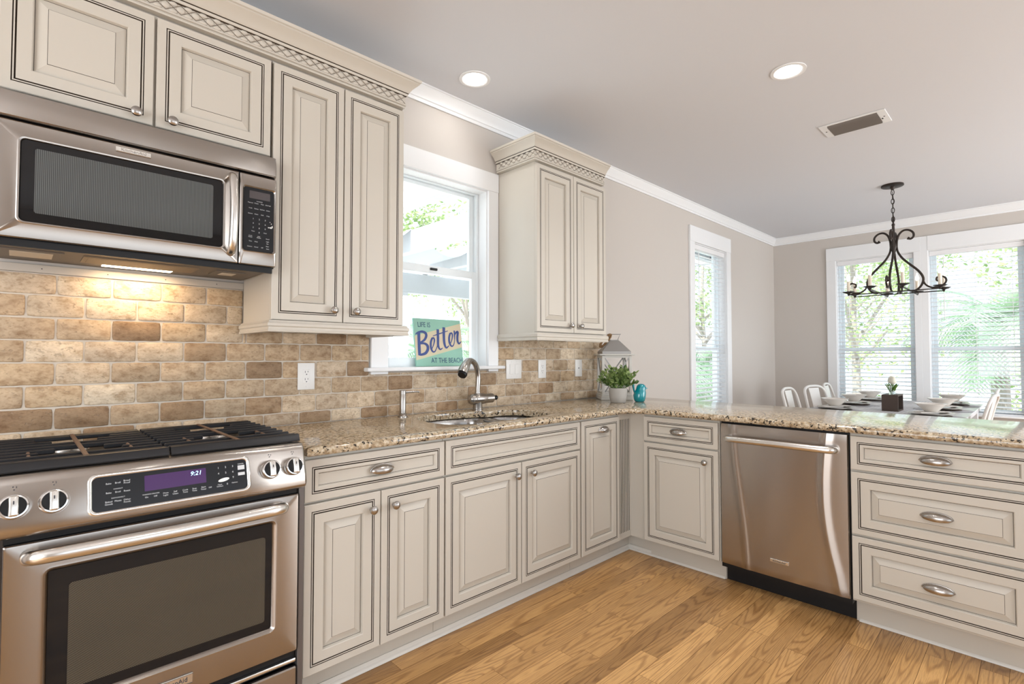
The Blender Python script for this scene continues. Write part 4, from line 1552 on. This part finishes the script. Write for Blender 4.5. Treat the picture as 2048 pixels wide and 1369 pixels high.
# ------------------------------------------------------------------ dishwasher
t = thing('dishwasher', 'stainless dishwasher with a bar handle in the peninsula', 'dishwasher', (PX, -1.180, 0), R(-90))
obj('body', MB().box(.0, -.588, .115, .604, -.012, .872), BLACK, t, smooth=0)
obj('kick_plate', MB().box(.001, -.535, .002, .603, -.520, .115).box(.001, -.604, .092, .603, -.535, .115), BLACK, t, smooth=0)
mb = MB()
x0, x1, z0, z1 = .006, .598, .118, .862
NX = 130


def dsec(z):
    out = [(x0, -.590), (x0, -.618)]
    tz = 1 - (z - z0) / (z1 - z0)
    st = tz * tz * (3 - 2 * tz)
    ul = .105 + .115 * st
    ur = .860 - .035 * math.sin(PI * min(1, tz * 1.15)) + .085 * tz ** 3
    for i in range(NX + 1):
        u = i / NX
        x = x0 + .003 + (x1 - x0 - .006) * u
        bow = .006 * (1 - (2 * u - 1) ** 2) + .0042 * math.exp(-((u - ul) / .030) ** 2) + .0042 * math.exp(-((u - ur) / .030) ** 2)
        out.append((x, -.622 - bow))
    return out + [(x1, -.618), (x1, -.590)]


lp = []
NZ = 40
for i in range(NZ + 1):
    z = z0 + (z1 - z0) * i / NZ
    e = .004 if i in (0, NZ) else 0
    lp.append([(x, y + e, z) for x, y in dsec(z)])
mb.loft(lp, 0, True, True)
d = obj('door', mb, STEELV, t, smooth=45)
hp = smooth_path([(.047, -.626, .786), (.049, -.650, .789), (.070, -.668, .790), (.15, -.676, .791), (.30, -.682, .792), (.45, -.676, .791), (.528, -.668, .790), (.549, -.650, .789), (.551, -.626, .786)], 6)
obj('handle', MB().tube(hp, .0155, 18, flat=(1.05, .85)), SATIN, d, smooth=60)
b = obj('badge', MB().box(.256, -.6335, .196, .342, -.626, .212, .001), SATIN, d)
obj('badge_lettering', MB().text('KitchenAid', .299, .200, .0125, -.6337, 0, sx=1.05, thick=.0008), PRINTD, b, smooth=0)

# ------------------------------------------------------------------ ceiling fixtures
def can(x, y, label, power=5.0, spread=125):
    t = thing('recessed_light', label, 'ceiling light', (x, y, H), 0, 'recessed ceiling lights')
    obj('trim_ring', MB().lathe([(.086, -.0005), (.085, -.004), (.070, -.005), (.066, -.002), (.062, -.0008), (.062, -.0005)], n=40), WHITE, t)
    obj('lens', MB().lathe([(.0635, -.0022), (.05, -.0030), (0, -.0034)], n=32), LAMPM, t)
    l = light('recessed_lamp', 'AREA', (0, 0, -.008), (0, 0, 0), power, (1, .985, .96), shape='DISK', size=.12, spread=R(spread))
    l.parent = t
    return t


can(1.778, -.278, 'round recessed ceiling light above the kitchen window', 1.2, 175)
can(2.928, -1.498, 'round recessed ceiling light nearest the air vent')
for x, y, w in ((1.79, -1.47, 'round recessed ceiling light just above the top edge of the view'), (.5, -3.0, 'unseen recessed ceiling light added behind the camera, over the range side'), (2.9, -3.3, 'unseen recessed ceiling light added behind the camera, over the drawer side')): can(x, y, w)  # the pair behind the camera is unseen, added for light from above

t = thing('air_vent', 'dark slatted air vent with white ends in the ceiling', 'vent', (3.903, -1.586, H))
mb = MB()
for s in (-1, 1): mb.box(-.112, s * .182, -.006, .112, s * .135, -.0005, .002)
mb.box(-.112, -.135, -.006, -.092, .135, -.0005, .001).box(.092, -.135, -.006, .112, .135, -.0005, .001)
obj('frame', mb, WHITE, t)
mb = MB()
for i in range(9):
    c = -.080 + .020 * i
    mb.loft([[(c - .008, y, -.0015), (c + .008, y, -.014), (c + .009, y, -.0128), (c - .007, y, -.0005)] for y in (-.136, .136)], 0, True, True)
obj('slats', mb, VENTM, t, smooth=0)
obj('damper', MB().box(-.092, -.135, -.002, .092, .135, -.0006), DARKGAP, t, smooth=0)
mb = MB()
for s in (-1, 1): mb.lathe([(.005, .0), (.004, .0015), (0, .002)], (0, s * .160, -.006), '-z', 10)
mb.box(.02, -.150, -.009, .034, -.143, -.006)
obj('screws', mb, BLACK, t)

# ------------------------------------------------------------------ chandelier
CX, CY = 5.555, -1.513
t = thing('chandelier', 'wrought iron chandelier with eight candle lights over the dining table', 'chandelier', (CX, CY, 0))
obj('canopy', MB().lathe([(.082, H - .0005), (.083, H - .012), (.078, H - .016), (.02, H - .020), (.016, H - .030), (.010, H - .046), (0, H - .048)], n=32), WIREM, t)
mb = MB()
z = H - .045
i = 0
while z > 2.452:
    pts = []
    for k in range(14):
        a = 2 * PI * k / 14
        lx, lz = .0115 * math.sin(a), .025 * math.cos(a)
        pts.append((lx if i % 2 else 0, 0 if i % 2 else lx, z - .022 + lz))
    mb.tube(pts, .0030, 7, closed=True)
    z -= .040
    i += 1
mb.tube([(.013 + .004 * math.sin(q * 2.1), .006 * math.cos(q * 1.7), H - .05 - q * .0465) for q in range(7)], .0022, 6)
obj('chain', mb, WIREM, t)
mb = MB()
mb.tube([(.022 * math.sin(2 * PI * k / 18), 0, 2.425 + .024 * math.cos(2 * PI * k / 18)) for k in range(18)], .0045, 8, closed=True)
mb.lathe([(.005, 2.402), (.012, 2.396), (.011, 2.390), (.014, 2.384), (.010, 2.378), (.011, 2.33), (.013, 2.26), (.020, 2.22), (.026, 2.19), (.020, 2.17), (.008, 2.12), (0, 2.10)], n=16)
obj('stem', mb, WIREM, t)
mb = MB()
for s in (-1, 1):
    mb.box(-.355, s * .112 - .007, 1.788, .355, s * .112 + .007, 1.796, .001)
    mb.box(s * .112 - .007, -.325, 1.780, s * .112 + .007, .325, 1.788, .001)
obj('bar_frame', mb, WIREM, t)
for k in range(4):
    M = Matrix.Rotation(R(90 * k), 4, 'Z')
    mb = MB(M)
    main = smooth_path([(.022, 0, 2.185), (.030, 0, 2.14), (.062, 0, 2.08), (.115, 0, 2.02), (.172, 0, 1.955), (.200, 0, 1.895), (.190, 0, 1.840), (.158, 0, 1.800), (.120, 0, 1.789)], 7)
    mb.tube(main, [.0075 + .002 * math.sin(min(1, q / len(main)) * PI) for q in range(len(main))], 8)
    foot = smooth_path([(.198, 0, 1.880), (.210, 0, 1.845), (.235, 0, 1.818), (.275, 0, 1.803), (.320, 0, 1.806)], 6)
    mb.tube(foot, .0070, 8)
    sc = smooth_path([(.255, 0, 1.806), (.310, 0, 1.812), (.345, 0, 1.840), (.348, 0, 1.875), (.322, 0, 1.898), (.293, 0, 1.890), (.288, 0, 1.868), (.302, 0, 1.860)], 6)
    mb.tube(sc, [.0075] * (len(sc) - 5) + [.008, .009, .0105, .0115, .0105], 8)
    top = smooth_path([(.021, 0, 2.185), (.024, 0, 2.24), (.040, 0, 2.295), (.072, 0, 2.325), (.110, 0, 2.322), (.138, 0, 2.295), (.140, 0, 2.262), (.120, 0, 2.244), (.100, 0, 2.254)], 6)
    mb.tube(top, [.0085] * (len(top) - 5) + [.009, .010, .012, .013, .012], 8)
    obj('arm', mb, WIREM, t)
cups = [(sx * .352, sy * .112, 1.796) for sx in (-1, 1) for sy in (-1, 1)] + [(sx * .112, sy * .322, 1.788) for sx in (-1, 1) for sy in (-1, 1)]
for x, y, z in cups:
    c = obj('candle_cup', MB().lathe([(.006, -.012), (.008, -.002), (.012, .006), (.030, .012), (.048, .022), (.047, .024), (.028, .0145), (0, .012)], (x, y, z), 'z', 20), WIREM, t)
    obj('candle', MB().lathe([(.0135, .014), (.0135, .118), (.011, .121), (0, .121)], (x, y, z), 'z', 14), CANDLE, c)
    l = light('candle_lamp', 'POINT', (x, y, z + .15), (0, 0, 0), 6.0, (1, .94, .86), shadow_soft_size=.012)
    l.parent = t
    obj('bulb', MB().lathe([(.007, .1215), (.0125, .134), (.0135, .145), (.0105, .160), (.005, .176), (.0008, .190)], (x, y, z), 'z', 14), BULBM, c)

# ------------------------------------------------------------------ dining table and setting
TZ = .752
t = thing('dining_table', 'long white dining table behind the peninsula under the chandelier', 'table', (5.83, -1.475, 0))
obj('tabletop', MB().box(-1.06, -.52, TZ - .035, 1.06, .52, TZ, .004), TABLEM, t)
for sx in (-1, 1):
    for sy in (-1, 1): obj('leg', MB().box(sx * .98 - .04, sy * .44 - .04, .001, sx * .98 + .04, sy * .44 + .04, TZ - .036, .004), TABLEM, t)
m, nt, p = new_mat('striped_cloth')
tc = N(nt, 'ShaderNodeTexCoord')
xyz = N(nt, 'ShaderNodeSeparateXYZ')
nt.links.new(tc.outputs['Object'], xyz.inputs[0])
rr = ramp(nt, [(.40, (.50, .50, .53)), (.6, (.68, .68, .70))])
ff = mth(nt, 'MULTIPLY_ADD', mth(nt, 'SINE', mth(nt, 'MULTIPLY', xyz.outputs[1], 260.0)), .5)
ff.node.inputs[2].default_value = .5
nt.links.new(ff, rr.inputs[0])
nt.links.new(rr.outputs[0], p.inputs['Base Color'])
p.inputs['Roughness'].default_value = .85
mb = MB().box(4.80, -1.675, TZ + .0006, 6.86, -1.285, TZ + .0022)
tag(obj('table_runner', mb, m, smooth=0), 'pale grey striped runner along the middle of the dining table', 'table runner')


def setting(i, x, y, side):
    pos = ('nearest the peninsula', 'in the middle of the row', 'nearest the window wall')[i]
    row = 'left row' if side > 0 else 'right row'
    M = tag(obj('placemat', MB().lathe([(.185, 0), (.187, .0015), (.185, .003), (0, .003)], (0, 0, 0), 'z', 36), LINEN), 'oval grey placemat on the dining table, %s, %s' % (row, pos), 'placemat', 'grey placemats on the dining table')
    M.location = (x, y, TZ + .0025); M.scale = (.85, 1.12, 1)
    cplate = tag(obj('charger', MB().lathe([(.10, 0), (.128, .004), (.130, .007), (.126, .007), (.10, .004), (0, .004)], n=32), CHARGER), 'dark brown charger under the plate, %s, %s' % (row, pos), 'charger', 'dark chargers on the dining table')
    cplate.location = (x, y, TZ + .006)
    mb = MB()
    a = .128
    lp = []
    for s, z in ((.62, 0), (.66, .001), (.98, .012), (1.0, .015), (.97, .0155), (.64, .004)):
        lp.append([(px, py, z + (.004 * (abs(px * py) / (a * a * s * s)) if s > .9 else 0)) for px, py in mb.rrect(-a * s, a * s, -a * s, a * s, .035 * s)])
    mb.loft(lp, 0, True, True)
    P = tag(obj('plate', mb, CHINA, smooth=60), 'square ivory plate under a bowl, %s, %s' % (row, pos), 'plate', 'ivory plates on the dining table')
    P.location = (x, y, TZ + .014); P.rotation_euler = (0, 0, R(8 * (i - 1)))
    mb = MB()
    for k in range(3):
        mb.box(-.155 + .006 * k, -.035, .002 * k, .125 - .008 * k, .035, .002 * k + .0016)
    Nn = tag(obj('napkin', mb, NAPM, smooth=0), 'folded ivory napkin lying under a bowl, %s, %s' % (row, pos), 'napkin', 'napkins on the dining table')
    Nn.location = (x + .02, y - .01, TZ + .0335); Nn.rotation_euler = (0, 0, R(-35))
    B = tag(obj('bowl', MB().lathe([(.040, 0), (.044, .002), (.060, .020), (.092, .052), (.104, .060), (.106, .063), (.101, .062), (.088, .053), (.055, .022), (.04, .006), (0, .005)], n=36), CHINA, smooth=60), 'wide ivory bowl on its plate, %s, %s' % (row, pos), 'bowl', 'ivory bowls on the dining table')
    B.location = (x, y, TZ + .0405)


for i, x in enumerate((5.20, 5.86, 6.52)):
    setting(i, x, -1.125, 1)
    setting(i, x - .02, -1.79, -1)

t = thing('flower_box', 'dark wooden flower box holding glass tubes in the middle of the dining table', 'flower box', (5.50, -1.49, TZ + .0025), R(0))
mb = MB()
bw, bd, bh = .115, .058, .140
mb.box(-bw, -bd, 0, bw, bd, .012, .001).box(-bw, -bd, .012, -bw + .014, bd, bh, .001).box(bw - .014, -bd, .012, bw, bd, bh, .001).box(-bw + .014, bd - .010, bh - .02, bw - .014, bd, bh)
mb.box(-bw + .014, -bd, bh - .012, bw - .014, bd - .01, bh, .001)
obj('box_frame', mb, BOXM, t)
rl = random.Random(9)
for k in range(3):
    x = -.065 + .065 * k
    obj('glass_tube', MB().lathe([(.0, .013), (.014, .014), (.015, .02), (.015, .215), (.0165, .218), (.0135, .217), (.0135, .02), (0, .018)], (x, 0, 0), 'z', 16), TUBEG, t)
for k, (x, lean) in enumerate(((-.065, -.02), (0, .0), (.065, .02))):
    f = thing('tulip', 'white tulip standing in a glass tube of the flower box, %s of three' % ('nearest the peninsula', 'the middle one', 'nearest the window')[k], 'flower', (5.50 + x, -1.49, TZ + .025), 0, 'white tulips in the flower box')
    top = Vector((lean * .3, lean, .205))
    obj('stem', MB().tube(smooth_path([(0, 0, 0), (0, 0, .09), (lean * .1, lean * .4, .15), top], 4), .0035, 7), STEMM, f)
    mb, tn = leaf_mesh([((0, 0, .13), (rl.uniform(-.4, .4), s * .5, 1), .10) for s in (-1, 1)], '', 1, rl, 4.5)
    obj('leaves', mb, STEMM, f, smooth=0, recalc=False)
    mb = MB().lathe([(.004, 0), (.017, .007), (.0245, .024), (.022, .044), (.012, .062), (.003, .070)], tuple(top), 'z', 10)
    obj('bloom', mb, TULIPM, f, smooth=60)


# metal dining chairs
def make_chair():
    t = thing('dining_chair', '', 'chair', (0, 0, 0), 0, 'white metal chairs round the dining table')
    # local: facing -y, back at +y
    obj('seat', MB().box(-.18, -.18, .445, .18, .18, .462, .006, seg=2), CHAIRM, t)
    for sx in (-1, 1):
        for sy in (-1, 1):
            obj('leg', MB().tube([(sx * .155, sy * .155, .447), (sx * .205, sy * .21, .004)], [.017, .012], 8), CHAIRM, t)
    hoop = smooth_path([(-.165, .165, .455), (-.185, .185, .62), (-.185, .225, .80), (-.165, .250, .885), (-.10, .262, .918), (0, .266, .924), (.10, .262, .918), (.165, .250, .885), (.185, .225, .80), (.185, .185, .62), (.165, .165, .455)], 6)
    b = obj('back_hoop', MB().tube(hoop, .0125, 10), CHAIRM, t, smooth=60)
    mb = MB()
    sl = smooth_path([(0, .172, .462), (0, .192, .60), (0, .225, .76), (0, .258, .905)], 5)
    w = [.060, .066, .075, .085]
    lp = []
    for i, p in enumerate(sl):
        ww = .058 + .030 * i / (len(sl) - 1)
        lp.append([(-ww, p.y - .002, p.z), (-ww * .6, p.y - .007, p.z), (ww * .6, p.y - .007, p.z), (ww, p.y - .002, p.z), (ww, p.y + .002, p.z), (ww * .6, p.y - .003, p.z), (-ww * .6, p.y - .003, p.z), (-ww, p.y + .002, p.z)])
    mb.loft(lp, 0, True, True)
    obj('back_slat', mb, CHAIRM, t, smooth=40)
    mb = MB().box(-.16, -.195, .20, .16, -.185, .215).box(-.16, .185, .20, .16, .195, .215)
    obj('stretchers', mb, CHAIRM, t, smooth=0)
    return t


ch = make_chair()
ch.location = (5.25, -.985, 0)
relabel(ch, 'white metal chair at the left side of the table, nearest the peninsula')
dup(ch, (5.78, -1.03, 0), R(-14), 'white metal chair in the middle of the left side, turned slightly')
dup(ch, (6.45, -1.00, 0), R(4), 'white metal chair at the left side, nearest the window corner')
dup(ch, (5.45, -1.89, 0), R(176), 'white metal chair at the right side, nearer the peninsula')
dup(ch, (6.30, -1.86, 0), R(182), 'white metal chair at the right side, farther from the peninsula')

# ------------------------------------------------------------------ outdoors
struct(obj('ground', MB().box(-14, -14, -.32, 34, 34, -.30), PAVEM, smooth=0))
t = thing('pergola', 'white wooden pergola outside the kitchen window', 'pergola', (0, 0, 0))
for i, x in enumerate((1.15, 2.10, 3.02, 3.95, 4.95, 5.95)):
    obj('rafter', MB().box(x - .045, .26, 2.33, x + .045, 4.2, 2.56, .004), PERGM, t)
obj('ledger', MB().box(.9, .17, 2.30, 6.2, .255, 2.56, .004), PERGM, t)
obj('beam', MB().box(.7, 3.35, 2.06, 6.6, 3.45, 2.325, .004), PERGM, t)
for x in (1.0, 3.6, 6.3): obj('post', MB().box(x - .07, 3.33, -.30, x + .07, 3.47, 2.055, .004), PERGM, t)
mb = MB()
for y0, y1 in ((2.2, 3.2),):
    lp = []
    for i in range(61):
        x = 1.10 + 4.9 * i / 60
        ph = ((x - 1.15) / .935) % 1
        z = 2.60 - .26 * math.sin(PI * ph)
        lp.append([(x, y0, z), (x, (y0 + y1) / 2, z - .015), (x, y1, z), (x, y1, z + .003), (x, (y0 + y1) / 2, z - .012), (x, y0, z + .003)])
    mb.loft(lp, 0, True, True)
obj('shade_cloth', mb, CLOTHM, t, smooth=60)


def tree(x, y, h, blobs, n, label, seed, tm=TREEM, size=.22, trunk=.10):
    rr = random.Random(seed)
    t = thing('tree', label, 'tree', (x, y, -.30), 0, 'garden trees outside the windows')
    mb = MB()
    mb.tube(smooth_path([(0, 0, 0), (.05, .03, h * .3), (-.04, .05, h * .6), (.02, 0, h * .9)], 4), [trunk * (1 - .7 * i / 12) for i in range(13)], 8)
    for k in range(7):
        a = rr.uniform(0, 2 * PI)
        z0 = h * rr.uniform(.25, .6)
        L = rr.uniform(.7, 1.5)
        mb.tube(smooth_path([(0, .03, z0), (math.cos(a) * L * .5, math.sin(a) * L * .5, z0 + L * .5), (math.cos(a) * L, math.sin(a) * L, z0 + L * 1.0)], 3), [trunk * .5, trunk * .46, trunk * .42, trunk * .36, trunk * .3, trunk * .25, trunk * .2], 6)
    obj('trunk', mb, BARK, t)
    pts = []
    for i in range(n):
        bx, by, bz, br = rr.choice(blobs)
        while True:
            q = Vector((rr.uniform(-1, 1), rr.uniform(-1, 1), rr.uniform(-1, 1)))
            if q.length < 1: break
        pts.append((Vector((bx, by, bz)) + q * br, (rr.uniform(-1, 1), rr.uniform(-1, 1), rr.uniform(-.6, .6)), rr.uniform(.6, 1.2) * size))
    mb, tn = leaf_mesh(pts, '', 1, rr, 2.0)
    o = obj('foliage', mb, tm, t, smooth=0, recalc=False)
    tinted(o.data, tn)


def palm(x, y, h, n, L, label, seed):
    rr = random.Random(seed)
    t = thing('palm_tree', label, 'palm', (x, y, -.30), 0, 'palms outside the windows')
    obj('trunk', MB().tube([(0, 0, 0), (.03, 0, h * .5), (0, 0, h)], [.13, .11, .10], 10), BARK, t)
    mb = MB()
    tn = []
    for i in range(n):
        az = 2 * PI * i * .618 + rr.uniform(-.2, .2)
        el = rr.uniform(-.3, 1.2)
        d = Vector((math.cos(az), math.sin(az), 0))
        p = Vector((0, 0, h))
        st = []
        for k in range(9):
            st.append(p.copy())
            p = p + (d * math.cos(el) + Vector((0, 0, math.sin(el)))) * L / 8
            el -= .20
        tt = rr.random()
        for k in range(1, 9):
            for m_ in range(3):
                q = st[k - 1].lerp(st[k], m_ / 3)
                tg = (st[k] - st[k - 1]).normalized()
                sd = tg.cross(Vector((0, 0, 1))).normalized()
                wl = .42 * L * math.sin(PI * (k + m_ / 3) / 9.5) + .05
                for s in (-1, 1):
                    e = q + (tg * .75 + sd * s * .8).normalized() * wl + Vector((0, 0, -.15 * wl))
                    a, b, c = mb.v(q), mb.v(q + tg * .05), mb.v(e)
                    mb.face([a, b, c])
                    tn.append((tt * .7 + rr.random() * .3,) * 3 + (1,))
    o = obj('fronds', mb, PALMM, t, smooth=0, recalc=False)
    tinted(o.data, tn)


def blobs(seed, n, r, z0, z1, br):
    rr = random.Random(seed)
    return [(rr.uniform(-r, r), rr.uniform(-r, r), rr.uniform(z0, z1), rr.uniform(br * .6, br)) for _ in range(n)]


tree(6.9, 9.4, 6.5, blobs(1, 16, 1.6, 3.0, 6.8, .9), 4200, 'broad green tree behind the pergola, seen at the top of the kitchen window', 11, size=.15)
tree(11.4, 11.6, 6.0, blobs(2, 14, 1.6, 2.6, 6.0, .9), 3400, 'green tree behind the pergola, right part of the kitchen window', 12, size=.15)
palm(5.7, 5.7, 1.55, 30, 1.45, 'low palm outside the kitchen window behind the sign', 13)
palm(9.1, 2.0, 1.3, 26, 1.2, 'low palm outside the narrow side window', 15)
tree(15.4, 4.9, 5.5, blobs(3, 14, 1.4, 1.6, 5.6, .8), 3200, 'green tree outside the narrow side window', 16, size=.14)
tree(12.9, .35, 4.6, blobs(4, 22, 1.3, 1.7, 5.0, .7), 5200, 'open bare-limbed tree outside the window behind the chandelier', 17, size=.085, trunk=.10)
palm(10.3, -1.97, 2.05, 24, 1.35, 'large palm outside the rightmost dining window', 18)
tree(18.2, -3.6, 5.5, blobs(5, 18, 1.8, 1.2, 6.0, 1.0), 4200, 'green tree behind the large palm', 19, size=.15)
tree(20.5, 2.0, 5.5, blobs(6, 18, 2.2, 1.0, 5.8, 1.1), 4200, 'green tree far outside, behind the bare-limbed tree', 20, size=.15)
struct(obj('road', MB().box(14.4, -14, -.299, 16.4, 34, -.294), mat('asphalt', (.27, .29, .33), .9), smooth=0))
mb = MB()
rr = random.Random(4)
for k in range(5):
    t = thing('garden_shrub', ('round green shrub by the drive, first from the room corner', 'round green shrub by the drive, second from the room corner', 'round green shrub by the drive, third from the room corner', 'round green shrub by the drive, fourth from the room corner', 'round green shrub by the drive, farthest from the room corner')[k], 'shrub', (14.2, 2.9 - 1.25 * k, -.30), 0, 'shrubs along the drive')
    pts = []
    for i in range(420):
        while True:
            q = Vector((rr.uniform(-1, 1), rr.uniform(-1, 1), rr.uniform(-.2, 1)))
            if q.length < 1: break
        pts.append((q * .55 + Vector((0, 0, .15)), (rr.uniform(-1, 1), rr.uniform(-1, 1), rr.uniform(-.4, 1)), .11))
    mb, tn = leaf_mesh(pts, '', 1, rr, 2.0)
    o = obj('foliage', mb, TREEM, t, smooth=0, recalc=False)
    tinted(o.data, tn)
    obj('stems', MB().tube([(0, 0, 0), (.03, .02, .4)], .02, 6), BARK, t)
